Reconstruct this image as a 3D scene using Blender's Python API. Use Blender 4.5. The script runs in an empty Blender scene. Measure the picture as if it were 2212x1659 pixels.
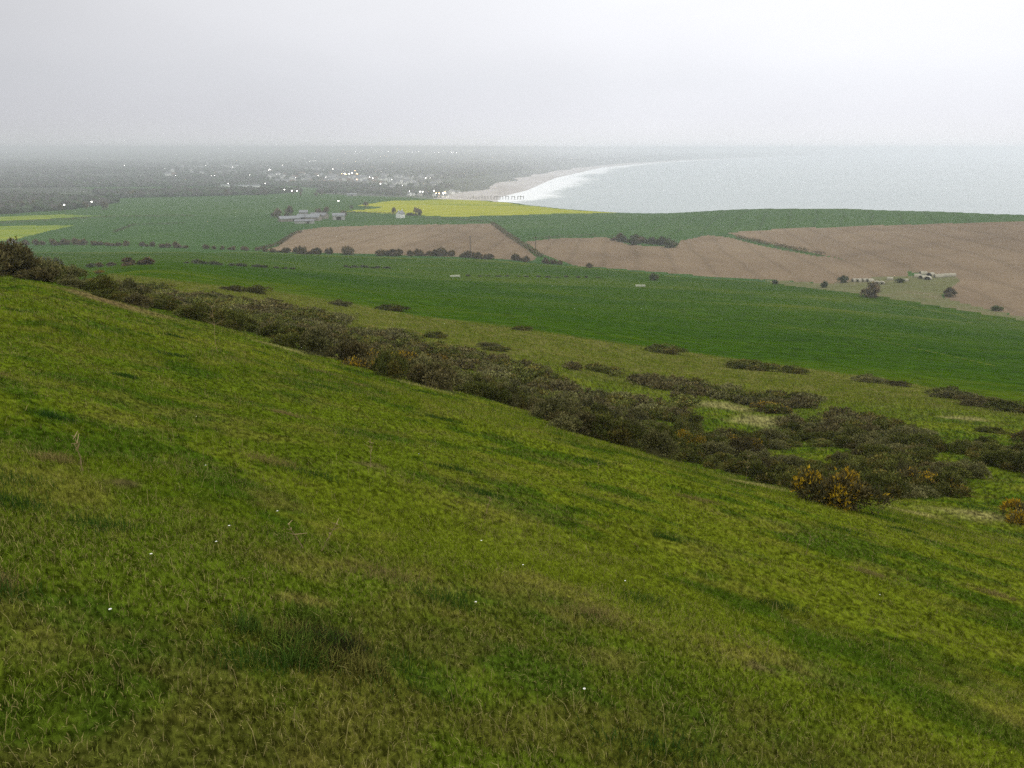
import bpy, math
import numpy as np
from mathutils import Vector
S = bpy.context.scene
COL = S.collection
rng = np.random.default_rng(7)
R = math.radians

# ------------------------------------------------------------------ camera
CAM_Z = 130.0
F_PX = 835.0            # focal length in pixels of the 1024 px wide picture
PITCH = R(15.8)
cam = bpy.data.cameras.new('camera')
cam.sensor_width = 36.0
cam.lens = 36.0 * F_PX / 1024.0
cam.clip_start = 0.1
cam.clip_end = 90000.0
cam_o = bpy.data.objects.new('camera', cam)
cam_o.location = (0, 0, CAM_Z)
cam_o.rotation_euler = (R(90) - PITCH, 0, 0)
COL.objects.link(cam_o)
S.camera = cam_o

# ------------------------------------------------------------------ world (overcast) and sun
SUN_EL, SUN_AZ = 38.0, 60.0
w = bpy.data.worlds.new('World'); S.world = w; w.use_nodes = True
nt = w.node_tree; nt.nodes.clear()
def N(nt, t, **kw):
    n = nt.nodes.new(t)
    for k, v in kw.items(): setattr(n, k, v)
    return n
def ramp(nt, stops, interp='LINEAR'):
    n = nt.nodes.new('ShaderNodeValToRGB'); cr = n.color_ramp; cr.interpolation = interp
    while len(cr.elements) < len(stops): cr.elements.new(0.5)
    for e, (p, c) in zip(cr.elements, stops):
        e.position = p; e.color = (*c, 1)
    return n
def mixc(nt, fac, a, b, mode='MIX'):
    n = nt.nodes.new('ShaderNodeMix'); n.data_type = 'RGBA'; n.blend_type = mode
    for s, v in ((0, fac), (6, a), (7, b)):
        if isinstance(v, (int, float)): n.inputs[s].default_value = v
        elif isinstance(v, tuple): n.inputs[s].default_value = (*v, 1)
        else: nt.links.new(v, n.inputs[s])
    return n.outputs[2]
def mth(nt, op, a, b=None, c=None):
    n = nt.nodes.new('ShaderNodeMath'); n.operation = op
    for i, v in enumerate((a, b, c)):
        if v is None: continue
        if isinstance(v, (int, float)): n.inputs[i].default_value = v
        else: nt.links.new(v, n.inputs[i])
    return n.outputs[0]
sky = N(nt, 'ShaderNodeTexSky', sky_type='NISHITA', sun_disc=False)
sky.sun_elevation = R(SUN_EL); sky.sun_rotation = R(SUN_AZ)
sky.air_density = 1.0; sky.dust_density = 6.0
bgs = N(nt, 'ShaderNodeBackground'); bgs.inputs[1].default_value = 0.05
nt.links.new(sky.outputs[0], bgs.inputs[0])
tc = N(nt, 'ShaderNodeTexCoord')
sep = N(nt, 'ShaderNodeSeparateXYZ'); nt.links.new(tc.outputs['Generated'], sep.inputs[0])
elev = sep.outputs[2]
grad = ramp(nt, [(0.0, (.93, .94, .975)), (.012, (.92, .93, .97)), (.035, (.91, .92, .975)), (.07, (.92, .935, .99)),
                 (.13, (.98, .99, 1.04)), (.24, (1.04, 1.055, 1.09)), (.45, (1.04, 1.06, 1.05)), (1.0, (1.95, 1.95, 1.92))])
nt.links.new(elev, grad.inputs[0])
mp = N(nt, 'ShaderNodeMapping'); mp.inputs['Scale'].default_value = (1.6, 1.6, 4.5)
nt.links.new(tc.outputs['Generated'], mp.inputs[0])
cn = N(nt, 'ShaderNodeTexNoise'); cn.inputs['Scale'].default_value = 1.3; cn.inputs['Detail'].default_value = 4
cn.inputs['Roughness'].default_value = .45
nt.links.new(mp.outputs[0], cn.inputs['Vector'])
cr_ = N(nt, 'ShaderNodeMapRange'); nt.links.new(cn.outputs[0], cr_.inputs[0])
cr_.inputs[1].default_value = .3; cr_.inputs[2].default_value = .7; cr_.inputs[3].default_value = .94; cr_.inputs[4].default_value = 1.06
xr = N(nt, 'ShaderNodeMapRange'); nt.links.new(sep.outputs[0], xr.inputs[0])      # brighter over the sea
xr.inputs[1].default_value = -.58; xr.inputs[2].default_value = .12; xr.inputs[3].default_value = .64; xr.inputs[4].default_value = 1.02
br = mth(nt, 'MULTIPLY', cr_.outputs[0], xr.outputs[0])
bgo = N(nt, 'ShaderNodeBackground'); nt.links.new(grad.outputs[0], bgo.inputs[0]); nt.links.new(br, bgo.inputs[1])
mx = N(nt, 'ShaderNodeMixShader'); mx.inputs[0].default_value = 0.97      # cloud covers nearly all of the sky
nt.links.new(bgs.outputs[0], mx.inputs[1]); nt.links.new(bgo.outputs[0], mx.inputs[2])
wo = N(nt, 'ShaderNodeOutputWorld'); nt.links.new(mx.outputs[0], wo.inputs[0])

sun = bpy.data.lights.new('sun', 'SUN'); sun.energy = 0.6; sun.angle = R(25); sun.color = (1, .96, .9)
sun_o = bpy.data.objects.new('sun', sun); COL.objects.link(sun_o)
sd = Vector((math.sin(R(SUN_AZ)) * math.cos(R(SUN_EL)), math.cos(R(SUN_AZ)) * math.cos(R(SUN_EL)), math.sin(R(SUN_EL))))
sun_o.rotation_euler = sd.to_track_quat('Z', 'Y').to_euler()

vs = S.view_settings; vs.view_transform = 'Standard'; vs.look = 'None'; vs.exposure = 0.0; vs.gamma = 1.0
vs.use_curve_mapping = False
S.render.engine = 'CYCLES'
cy = S.cycles; cy.max_bounces = 8; cy.diffuse_bounces = 3; cy.volume_bounces = 5; cy.transparent_max_bounces = 6
cy.use_denoising = False; cy.sample_clamp_indirect = 3; cy.sample_clamp_direct = 12
try:
    cy.denoiser = 'OPENIMAGEDENOISE'; cy.denoising_input_passes = 'RGB_ALBEDO_NORMAL'; cy.denoising_prefilter = 'ACCURATE'
except Exception: pass
HAZE_DENSITY = 2.2e-4

# ------------------------------------------------------------------ numpy helpers
KP = 1024.0 / 2212.0           # measurements were taken on a 2212 px wide copy of the picture
CP, SP = math.cos(PITCH), math.sin(PITCH)
def _hash(ix, iy, s):
    h = (ix * 374761393 + iy * 668265263 + s * 974711) & 0xffffffff
    h = ((h ^ (h >> 13)) * 1274126177) & 0xffffffff
    return ((h ^ (h >> 16)) & 0xffff) / 65535.0
def vnoise(x, y, s=0):
    x = np.asarray(x, float); y = np.asarray(y, float)
    ix = np.floor(x).astype(np.int64); iy = np.floor(y).astype(np.int64)
    fx = x - ix; fy = y - iy
    fx = fx * fx * fx * (fx * (fx * 6 - 15) + 10); fy = fy * fy * fy * (fy * (fy * 6 - 15) + 10)
    a = _hash(ix, iy, s); b = _hash(ix + 1, iy, s); c = _hash(ix, iy + 1, s); d = _hash(ix + 1, iy + 1, s)
    return (a + (b - a) * fx) * (1 - fy) + (c + (d - c) * fx) * fy
def fbm(x, y, s=0, o=4, g=.5):
    t = 0; a = 1; n = 0
    for i in range(o):
        t = t + a * vnoise(x * 2 ** i + 17.3 * i, y * 2 ** i - 9.1 * i, s + i); n += a; a *= g
    return t / n
def sstep(a, b, x):
    t = np.clip((x - a) / (b - a), 0, 1); return t * t * (3 - 2 * t)
def inpoly(px, py, poly):
    px = np.asarray(px, float); py = np.asarray(py, float)
    ins = np.zeros(px.shape, bool)
    n = len(poly)
    for i in range(n):
        x1, y1 = poly[i]; x2, y2 = poly[(i + 1) % n]
        c = (y1 > py) != (y2 > py)
        if y1 == y2: continue
        ins ^= c & (px < (x2 - x1) * (py - y1) / (y2 - y1) + x1)
    return ins
def u_az(U):
    "azimuth of a point at the horizon seen in picture column U"
    return np.arctan2((np.asarray(U, float) * KP - 512.0), F_PX * CP + .0 + 63.0)
def project(x, y, z):
    yc = z - CAM_Z
    f = y * CP - yc * SP; up = y * SP + yc * CP
    f = np.where(f < .01, .01, f)
    return (512 + F_PX * x / f) / KP, (384 - F_PX * up / f) / KP

# ------------------------------------------------------------------ terrain: drop below the camera, by bearing and distance
K_Y, K_X = .27, .25
TAB = {   # picture column: (distance, drop) beyond the near slope
 0:    [(65,8.0),(80,11),(110,16),(200,30),(300,43),(450,59),(700,75),(895,83),(1100,86),(1400,91),(1800,98),(2500,104),(4000,112),(7500,104),(10000,92),(14000,60),(20000,50)],
 277:  [(60,10.0),(72,13.4),(95,16.5),(130,19.5),(200,26.5),(330,41),(550,62),(720,75),(1100,86),(1400,90),(1800,97),(2500,106),(4000,116),(7500,112),(10000,95),(14000,65),(20000,50)],
 553:  [(52,11.2),(60,13.8),(80,16.6),(110,19.4),(140,23.4),(200,31),(330,46),(500,62),(690,76),(1150,87),(1650,93),(2000,98),(2750,112),(4000,118),(7000,112),(10000,95),(14000,70),(20000,50)],
 830:  [(48,12.6),(55,15.3),(70,18.0),(90,20.7),(120,25),(150,29),(200,35.5),(330,52),(500,68),(620,77),(1100,87),(1500,89.5),(1900,104),(2400,119),(4000,118),(7000,112),(10000,92),(14000,75),(20000,60)],
 1106: [(45,14.1),(52,16.7),(60,18.5),(75,20.8),(90,22.5),(150,31),(200,38.5),(330,55.5),(450,67),(600,78),(1000,86),(1150,88.5),(1430,91),(1800,110),(2300,123),(4000,120),(7000,114),(10000,96),(14000,85),(20000,80)],
 1382: [(40,14.6),(48,17.8),(58,20.1),(75,22.8),(95,25.3),(120,29.3),(145,32.6),(200,41),(330,58),(450,69.5),(560,78),(700,81),(850,83),(1000,84),(1150,86),(1260,91),(1700,110),(4000,115),(10000,100),(20000,80)],
 1659: [(36,14.6),(42,17.0),(50,18.9),(60,20.8),(90,25.4),(120,30.3),(135,33),(200,42.5),(300,55),(400,66),(520,77),(700,79.5),(850,77.5),(1000,69.5),(1070,70.5),(1500,90),(4000,110),(20000,80)],
 2212: [(32,12.9),(40,14.9),(55,17.9),(75,21.8),(100,26.3),(160,37),(230,47.2),(330,62),(430,73),(530,69.5),(650,64),(820,59.7),(930,60.5),(1500,80),(4000,100),(20000,80)],
}
def pchip(xs, ys, x):
    xs = np.array(xs, float); ys = np.array(ys, float); h = np.diff(xs); d = np.diff(ys) / h
    m = np.zeros(len(xs)); m[0] = d[0]; m[-1] = d[-1]
    for i in range(1, len(xs) - 1):
        m[i] = 0 if d[i - 1] * d[i] <= 0 else (h[i - 1] + h[i]) * 3 / ((2 * h[i] + h[i - 1]) / d[i - 1] + (h[i] + 2 * h[i - 1]) / d[i])
    i = np.clip(np.searchsorted(xs, x) - 1, 0, len(xs) - 2); t = (x - xs[i]) / h[i]
    return ((2*t**3-3*t**2+1)*ys[i] + (t**3-2*t**2+t)*h[i]*m[i] + (-2*t**3+3*t**2)*ys[i+1] + (t**3-t**2)*h[i]*m[i+1])
LR0, LR1, NLR = math.log(.3), math.log(30000), 900
lr = np.linspace(LR0, LR1, NLR); rr = np.exp(lr)
cols = sorted(TAB); caz = u_az(cols)
azg = np.concatenate([[-math.pi], np.linspace(-.72, .72, 361), [math.pi]])
prof = []
for U, a in zip(cols, caz):
    k = K_Y * math.cos(a) + K_X * math.sin(a)
    t = TAB[U]; r0 = t[0][0]
    xs = [2, r0 * .45, r0 * .75] ; ys = [1.7 + k * 2, 1.7 + k * r0 * .45, (1.7 + k * r0 * .75) * .6 + .4 * ((1.7 + k * r0 * .45) + (t[0][1] - 1.7 - k * r0 * .45) * .5)]
    xs += [p[0] for p in t]; ys += [p[1] for p in t]
    D = pchip(np.log(xs), ys, np.clip(lr, math.log(2), math.log(20000)))
    prof.append(D)
prof = np.array(prof)
G = np.zeros((len(azg), NLR))
for j in range(NLR):
    ca = np.concatenate([[caz[0] - .35], caz, [caz[-1] + .35]])
    pv = np.concatenate([[2 * prof[0, j] - prof[1, j]], prof[:, j], [2 * prof[-1, j] - prof[-2, j]]])
    G[1:-1, j] = pchip(ca, pv, np.clip(azg[1:-1], ca[0], ca[-1]))
# smooth a little across bearings
for _ in range(14):
    G[2:-2] = .25 * G[1:-3] + .5 * G[2:-2] + .25 * G[3:-1]
G[0] = G[-1] = .5 * (G[1] + G[-2])
def coast_pts():
    P = [(2900, 700), (2500, 850), (2212, 935), (2000, 990), (1840, 1050), (1659, 1075), (1500, 1140), (1290, 1275), (1130, 1440),
         (1085, 1650), (1052, 1950), (1058, 2180), (1100, 2450), (1138, 2700), (1165, 3100), (1200, 3820), (1300, 5880), (1400, 7640),
         (1500, 9550), (1640, 12500), (1800, 17000), (2000, 26000)]
    a = u_az([p[0] for p in P]); r = np.array([p[1] for p in P], float)
    return np.stack([r * np.sin(a), r * np.cos(a)], 1)
CST = coast_pts()
SEA_POLY = [tuple(p) for p in CST] + [(60000, 60000), (60000, 300)]
def shore_dist(x, y):
    "signed distance to the coast line, positive on land"
    d = np.full(np.shape(x), 1e9)
    for (x1, y1), (x2, y2) in zip(CST[:-1], CST[1:]):
        vx, vy = x2 - x1, y2 - y1; t = np.clip(((x - x1) * vx + (y - y1) * vy) / (vx * vx + vy * vy), 0, 1)
        d = np.minimum(d, np.hypot(x - x1 - t * vx, y - y1 - t * vy))
    return np.where(inpoly(x, y, SEA_POLY), -d, d)
def height(x, y, detail=True):
    x = np.asarray(x, float); y = np.asarray(y, float)
    r = np.maximum(np.hypot(x, y), .31); a = np.arctan2(x, y)
    ai = np.clip(np.interp(a, azg, np.arange(len(azg))), 0, len(azg) - 1.001); i = ai.astype(int); fa = ai - i
    ji = np.clip((np.log(r) - LR0) / (LR1 - LR0) * (NLR - 1), 0, NLR - 1.001); j = ji.astype(int); fj = ji - j
    D = (G[i, j] * (1 - fj) + G[i, j + 1] * fj) * (1 - fa) + (G[i + 1, j] * (1 - fj) + G[i + 1, j + 1] * fj) * fa
    plane = 1.7 + K_Y * y + K_X * x
    wn = 1 - sstep(10, 24, r)
    D = D * (1 - wn) + plane * wn
    back = sstep(.75, 1.3, np.abs(a)) * sstep(2, 12, r)             # behind the viewer the slope simply goes on, to a rounded top
    D2 = np.where(plane > 0, plane, -3.0 * (1 - np.exp(plane / 3.0)))
    D = D * (1 - back) + np.minimum(D2, 105) * back
    z = CAM_Z - D
    if detail:
        s = sstep(3, 12, r)
        # little terraces that run along the contours, then ever broader undulations
        q = (x * K_X + y * K_Y) / math.hypot(K_X, K_Y); p = (x * K_Y - y * K_X) / math.hypot(K_X, K_Y)
        near = 1 - sstep(90, 200, r)
        z = z + near * (.05 * (fbm(p * .9, q * 2.0, 3, 3) - .5) + .20 * s * (fbm(p * .12, q * .45, 11, 3) - .5))
        z = z + near * .5 * sstep(25, 60, r) * (fbm(p * .05, q * .12, 5, 3) - .5)
        mid = sstep(120, 260, r) * (1 - sstep(1500, 2500, r))
        z = z + mid * (3.4 * (fbm(x * .006 + 5, y * .014, 21, 2) - .5) + .9 * (fbm(x * .03, y * .05, 22, 2) - .5)) * (1 - .6 * sstep(400, 700, r))
        z = z + sstep(1800, 3500, r) * 14 * (fbm(x * .0008, y * .0011, 31, 3) - .5)
    sdist = shore_dist(x, y)
    far = sstep(1900, 2300, r)
    # cliff for the near coast, shelving beach further off
    cl = sstep(-34, 2, sdist + 10 * (vnoise(x * .02, y * .02, 9) - .5))
    zc = z * cl + (-4.0) * (1 - cl)
    zb = np.where(sdist < 0, sdist * .02, np.minimum(sdist * .012, 99)) + 1e9 * (sdist > 240)
    bl = sstep(140, 420, sdist)
    zb = np.where(sdist > 140, (140 * .012) * (1 - bl) + np.maximum(z, 4) * bl, zb)
    zb = np.maximum(zb, -4)
    return zc * (1 - far) + zb * far
def ground_at(U, V, rmin=2.0):
    "where the line of sight through a picture point first meets the ground"
    dx = (U * KP - 512); up = (384 - V * KP)
    d = np.array([dx, F_PX * CP + up * SP, up * CP - F_PX * SP]); d = d / np.hypot(d[0], d[1])
    t = np.exp(np.linspace(math.log(rmin), math.log(24000), 2600))
    h = height(d[0] * t, d[1] * t); below = CAM_Z + d[2] * t < h
    i = int(np.argmax(below)) if below.any() else len(t) - 1
    r = t[i]
    if i > 0:
        a = (CAM_Z + d[2] * t[i - 1]) - h[i - 1]; b = h[i] - (CAM_Z + d[2] * t[i]); r = t[i - 1] + (t[i] - t[i - 1]) * (a / (a + b + 1e-9) if a + b > 0 else 1)
    x, y = d[0] * r, d[1] * r
    return float(x), float(y), float(height(x, y)), float(r)

# ------------------------------------------------------------------ land cover, as field outlines
L1 = [(-400, 560), (0, 572), (150, 580), (250, 592), (400, 608), (600, 630), (760, 656), (900, 682), (1106, 706), (1300, 735), (1500, 762), (1659, 785), (1850, 810), (2050, 842), (2212, 873), (2700, 960)]
L2 = [(-400, 540), (0, 543), (150, 547), (550, 545), (720, 552), (1050, 562), (1150, 570), (1300, 580), (1500, 600), (1700, 613), (1900, 637), (2212, 689), (2700, 770)]
PLOUGH = [
 [(566, 541), (598, 533), (640, 499), (700, 490), (860, 486), (1064, 483), (1110, 515), (1160, 556), (1150, 564), (1050, 557), (880, 551), (720, 547)],
 [(1134, 522), (1200, 515), (1310, 513), (1350, 526), (1400, 532), (1460, 533), (1470, 520), (1530, 508), (1580, 514), (1640, 530), (1755, 552), (1790, 554), (1880, 574), (1960, 584), (1960, 600), (1850, 606), (1790, 612), (1640, 603), (1500, 594), (1330, 580), (1240, 574), (1170, 548)],
 [(1570, 502), (1700, 494), (1900, 487), (2212, 478), (2700, 470), (2700, 800), (2300, 700), (2212, 684), (2100, 662), (2040, 646), (2060, 605), (1985, 590), (1880, 575), (1790, 553), (1690, 532), (1600, 512)],
]
RAPE = [
 [(770, 444), (850, 433), (1000, 430), (1130, 440), (1135, 430), (1400, 430), (1400, 459), (1330, 460), (1200, 462), (1100, 465), (980, 468), (900, 465), (800, 459), (742, 456), (790, 452), (830, 448), (800, 446)],
 [(-200, 470), (0, 468), (130, 463), (220, 466), (150, 470), (0, 477), (-200, 480)],
 [(-200, 490), (0, 488), (165, 486), (90, 502), (25, 519), (-200, 524)],
]
ROUGH = [[(1640, 604), (1790, 612), (1850, 606), (1900, 596), (2060, 596), (2075, 606), (2030, 640), (2080, 655), (2212, 686), (2212, 692), (1900, 640), (1700, 616)]]
WOOD = [[(-300, 422), (60, 424), (170, 430), (250, 438), (150, 453), (0, 463), (-300, 466)], [(-300, 386), (300, 384), (560, 392), (620, 402), (240, 404), (-300, 408)],
        [(200, 415), (560, 410), (660, 414), (560, 421), (240, 428)], [(600, 398), (700, 396), (860, 405), (960, 416), (950, 421), (840, 422), (700, 408)],
        [(380, 355), (900, 352), (1150, 360), (1120, 372), (960, 388), (700, 388), (380, 386)], [(700, 407), (770, 410), (760, 416), (690, 417)],
        [(-300, 350), (300, 350), (380, 360), (350, 376), (-300, 376)], [(900, 393), (1010, 395), (960, 414), (880, 404)]]

def mesh_obj(name, V, Fq, mat=None, parent=None, smooth=False, attrs=None, mats=None, midx=None):
    """V (n,3), Fq list of face arrays (m,3)/(m,4)"""
    me = bpy.data.meshes.new(name)
    if not isinstance(Fq, (list, tuple)): Fq = [Fq]
    Fq = [f for f in Fq if len(f)]
    me.vertices.add(len(V)); me.vertices.foreach_set('co', np.asarray(V, np.float32).ravel())
    nl = sum(f.size for f in Fq); nf = sum(len(f) for f in Fq)
    me.loops.add(nl); me.loops.foreach_set('vertex_index', np.concatenate([f.ravel() for f in Fq]).astype(np.int32))
    tot = np.concatenate([np.full(len(f), f.shape[1]) for f in Fq]); st = np.concatenate([[0], np.cumsum(tot)[:-1]])
    me.polygons.add(nf); me.polygons.foreach_set('loop_start', st.astype(np.int32))
    if midx is not None: me.polygons.foreach_set('material_index', np.asarray(midx, np.int32))
    me.update(calc_edges=True)
    me.polygons.foreach_set('use_smooth', np.full(nf, smooth))
    for k, a in (attrs or {}).items():
        if a.ndim == 1:
            at = me.attributes.new(k, 'FLOAT', 'POINT'); at.data.foreach_set('value', a.astype(np.float32))
        else:
            at = me.attributes.new(k, 'FLOAT_COLOR', 'POINT')
            at.data.foreach_set('color', np.concatenate([a, np.ones((len(a), 1))], 1).astype(np.float32).ravel())
    for m in (mats or ([mat] if mat else [])): me.materials.append(m)
    o = bpy.data.objects.new(name, me); COL.objects.link(o)
    if parent is not None: o.parent = parent
    return o
def tag(o, label=None, cat=None, group=None, kind=None):
    for k, v in (('label', label), ('category', cat), ('group', group), ('kind', kind)):
        if v: o[k] = v
    return o
def empty(name, loc, rz=0):
    o = bpy.data.objects.new(name, None); COL.objects.link(o); o.location = loc; o.rotation_euler = (0, 0, rz)
    o.empty_display_size = .1
    return o

# ------------------------------------------------------------------ materials
def new_mat(name, rough=.9):
    m = bpy.data.materials.new(name); m.use_nodes = True; nt = m.node_tree; b = nt.nodes['Principled BSDF']
    b.inputs['Roughness'].default_value = rough
    try: b.inputs['Specular IOR Level'].default_value = .2
    except Exception: pass
    return m, nt, b
def pos_noise(nt, scale, detail=4, rough=.6, sc=(1, 1, 1), rot=0, dist=0):
    g = N(nt, 'ShaderNodeNewGeometry'); mpn = N(nt, 'ShaderNodeMapping'); nt.links.new(g.outputs['Position'], mpn.inputs[0])
    mpn.inputs['Scale'].default_value = sc; mpn.inputs['Rotation'].default_value = (0, 0, rot)
    n = N(nt, 'ShaderNodeTexNoise'); n.inputs['Scale'].default_value = scale; n.inputs['Detail'].default_value = detail
    n.inputs['Roughness'].default_value = rough; n.inputs['Distortion'].default_value = dist
    nt.links.new(mpn.outputs[0], n.inputs['Vector']); return n.outputs[0]
def land_mat(name, c, big=.01, mid=.08, fine=.6, bump=.4, mul=.35, stretch=(1, 1, 1), rot=0, rows=None):
    "three colours mixed by large patches, broken up by medium and fine grain"
    m, nt, b = new_mat(name, 1.0); b.inputs['Specular IOR Level'].default_value = 0
    r1 = ramp(nt, [(.32, c[0]), (.5, c[1]), (.68, c[2])])
    a = pos_noise(nt, big, 5, .6, stretch, rot, .3); f1 = pos_noise(nt, mid, 5, .65, stretch, rot); f2 = pos_noise(nt, fine, 4, .7)
    s = mth(nt, 'ADD', mth(nt, 'MULTIPLY', a, .6), mth(nt, 'MULTIPLY', f1, .4)); nt.links.new(s, r1.inputs[0])
    g = N(nt, 'ShaderNodeMapRange'); nt.links.new(f2, g.inputs[0])
    g.inputs[1].default_value = .25; g.inputs[2].default_value = .75; g.inputs[3].default_value = 1 - mul; g.inputs[4].default_value = 1 + mul
    vm = N(nt, 'ShaderNodeVectorMath', operation='SCALE'); nt.links.new(r1.outputs[0], vm.inputs[0]); nt.links.new(g.outputs[0], vm.inputs[3])
    outc = vm.outputs[0]
    if rows:
        spacing, ang, amt, wid = rows
        g_ = N(nt, 'ShaderNodeNewGeometry'); m_ = N(nt, 'ShaderNodeMapping'); nt.links.new(g_.outputs['Position'], m_.inputs[0]); m_.inputs['Rotation'].default_value = (0, 0, ang)
        sp_ = N(nt, 'ShaderNodeSeparateXYZ'); nt.links.new(m_.outputs[0], sp_.inputs[0])
        wob = pos_noise(nt, .01, 2, .5)
        t_ = mth(nt, 'PINGPONG', mth(nt, 'ADD', sp_.outputs[0], mth(nt, 'MULTIPLY', wob, 14)), spacing / 2)
        k_ = N(nt, 'ShaderNodeMapRange'); nt.links.new(t_, k_.inputs[0]); k_.inputs[1].default_value = 0; k_.inputs[2].default_value = wid; k_.inputs[3].default_value = 1 - amt; k_.inputs[4].default_value = 1
        v2 = N(nt, 'ShaderNodeVectorMath', operation='SCALE'); nt.links.new(outc, v2.inputs[0]); nt.links.new(k_.outputs[0], v2.inputs[3]); outc = v2.outputs[0]
    nt.links.new(outc, b.inputs['Base Color'])
    bp = N(nt, 'ShaderNodeBump'); bp.inputs['Strength'].default_value = bump; bp.inputs['Distance'].default_value = .5 / max(fine, .01) * .3
    nt.links.new(mth(nt, 'ADD', f2, mth(nt, 'MULTIPLY', f1, 2)), bp.inputs['Height']); nt.links.new(bp.outputs[0], b.inputs['Normal'])
    return m, nt, b
M = {}
M['crop'] = land_mat('crop_green', ((.030, .074, .018), (.040, .090, .020), (.056, .106, .024)), .005, .03, .25, .4, .35, (1, 1, 1), 0, (26, .35, .22, 2.5))[0]
M['pasture'] = land_mat('pasture_green', ((.014, .046, .0008), (.030, .068, .0014), (.064, .092, .004)), .006, .05, .4, .7, .55, (1, 2.5, 1), .15)[0]
M['rape'] = land_mat('rapeseed_yellow', ((.11, .18, .018), (.29, .305, .013), (.37, .345, .014)), .005, .03, .3, .3, .2, (.5, 2.5, 1), -.06, (30, .5, .25, 3))[0]
M['rape_dull'] = land_mat('thin_rapeseed', ((.075, .15, .022), (.19, .235, .020), (.28, .285, .022)), .006, .03, .3, .3, .2, (.5, 2.5, 1), -.06)[0]
M['far'] = land_mat('distant_land', ((.050, .048, .046), (.066, .072, .056), (.09, .115, .06)), .0016, .006, .03, .3, .3, (1, .6, 1))[0]
M['bank'] = land_mat('pale_bank_grass', ((.032, .064, .004), (.055, .085, .006), (.088, .108, .014)), .02, .1, .6, .4, .4)[0]
M['rough'] = land_mat('rough_grass', ((.10, .085, .045), (.12, .125, .05), (.16, .13, .075)), .02, .08, .6, .5, .35, (1, 2, 1))[0]
m, nt_, b = land_mat('ploughed_soil', ((.135, .096, .062), (.190, .137, .087), (.24, .177, .114)), .007, .035, .5, .4, .22, (1, .5, 1), 0, (24, .12, .14, 3.5)); M['plough'] = m
M['sand'] = land_mat('beach_sand', ((.32, .28, .25), (.44, .40, .38), (.55, .52, .51)), .004, .02, .1, .2, .1, (2, .5, 1))[0]
# hillside grass reads its tint from the mesh
m, nt_, b = new_mat('hill_turf', 1.0); b.inputs['Specular IOR Level'].default_value = 0; M['turf'] = m
at = N(nt_, 'ShaderNodeAttribute', attribute_name='tint')
f2 = pos_noise(nt_, 9, 5, .75); f3 = pos_noise(nt_, 1.3, 5, .7)
g = N(nt_, 'ShaderNodeMapRange'); nt_.links.new(mth(nt_, 'ADD', mth(nt_, 'MULTIPLY', f2, .55), mth(nt_, 'MULTIPLY', f3, .45)), g.inputs[0])
g.inputs[1].default_value = .3; g.inputs[2].default_value = .7; g.inputs[3].default_value = .45; g.inputs[4].default_value = 1.25
vm = N(nt_, 'ShaderNodeVectorMath', operation='SCALE'); nt_.links.new(at.outputs['Color'], vm.inputs[0]); nt_.links.new(g.outputs[0], vm.inputs[3])
nt_.links.new(vm.outputs[0], b.inputs['Base Color'])
bp = N(nt_, 'ShaderNodeBump'); bp.inputs['Strength'].default_value = .8; bp.inputs['Distance'].default_value = .06
nt_.links.new(f2, bp.inputs['Height']); nt_.links.new(bp.outputs[0], b.inputs['Normal'])
def leaf_mat(name, trans=.25, vary=0):
    m = bpy.data.materials.new(name); m.use_nodes = True; nt = m.node_tree; nt.nodes.clear()
    at = N(nt, 'ShaderNodeAttribute', attribute_name='tint')
    oi_ = N(nt, 'ShaderNodeObjectInfo'); q_ = N(nt, 'ShaderNodeMapRange'); nt.links.new(oi_.outputs['Random'], q_.inputs[0]); q_.inputs[3].default_value = 1 - vary; q_.inputs[4].default_value = 1 + vary
    sc_n = N(nt, 'ShaderNodeVectorMath', operation='SCALE'); nt.links.new(at.outputs['Color'], sc_n.inputs[0]); nt.links.new(q_.outputs[0], sc_n.inputs[3])
    d = N(nt, 'ShaderNodeBsdfDiffuse'); t = N(nt, 'ShaderNodeBsdfTranslucent'); x = N(nt, 'ShaderNodeMixShader'); x.inputs[0].default_value = trans
    nt.links.new(sc_n.outputs[0], d.inputs[0]); nt.links.new(sc_n.outputs[0], t.inputs[0])
    nt.links.new(d.outputs[0], x.inputs[1]); nt.links.new(t.outputs[0], x.inputs[2])
    o = N(nt, 'ShaderNodeOutputMaterial'); nt.links.new(x.outputs[0], o.inputs[0]); return m
M['blade'] = leaf_mat('grass_blade'); M['gorse'] = leaf_mat('gorse_leaf', .1, .32); M['hedge'] = leaf_mat('hedge_leaf', .1, .25)
def plain(name, c, rough=.8, var=.12, scale=1.5):
    m, nt, b = new_mat(name, rough)
    n = pos_noise(nt, scale, 4); r_ = ramp(nt, [(.3, tuple(x * (1 - var) for x in c)), (.7, tuple(min(1, x * (1 + var)) for x in c))])
    nt.links.new(n, r_.inputs[0]); nt.links.new(r_.outputs[0], b.inputs['Base Color']); return m
def glow(name, c, s):
    m = bpy.data.materials.new(name); m.use_nodes = True; nt = m.node_tree; b = nt.nodes['Principled BSDF']
    b.inputs['Base Color'].default_value = (.8, .8, .8, 1); b.inputs['Emission Color'].default_value = (*c, 1); b.inputs['Emission Strength'].default_value = s
    m.cycles.emission_sampling = 'NONE'; return m
M['render'] = plain('pale_render', (.42, .41, .38)); M['white'] = plain('white_paint', (.86, .85, .80), .8, .04); M['slate'] = plain('grey_roof', (.20, .20, .21))
M['sheet'] = plain('pale_sheeting', (.21, .22, .23), .6, .15, .3); M['stone'] = plain('stone_wall', (.26, .23, .19)); M['tile'] = plain('brown_tile', (.17, .11, .08))
M['wood'] = plain('weathered_timber', (.10, .085, .07)); M['glass'] = plain('window_glass', (.04, .05, .06), .2); M['ark'] = plain('galvanised_sheet', (.33, .30, .22), .6, .2, .5)
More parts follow.
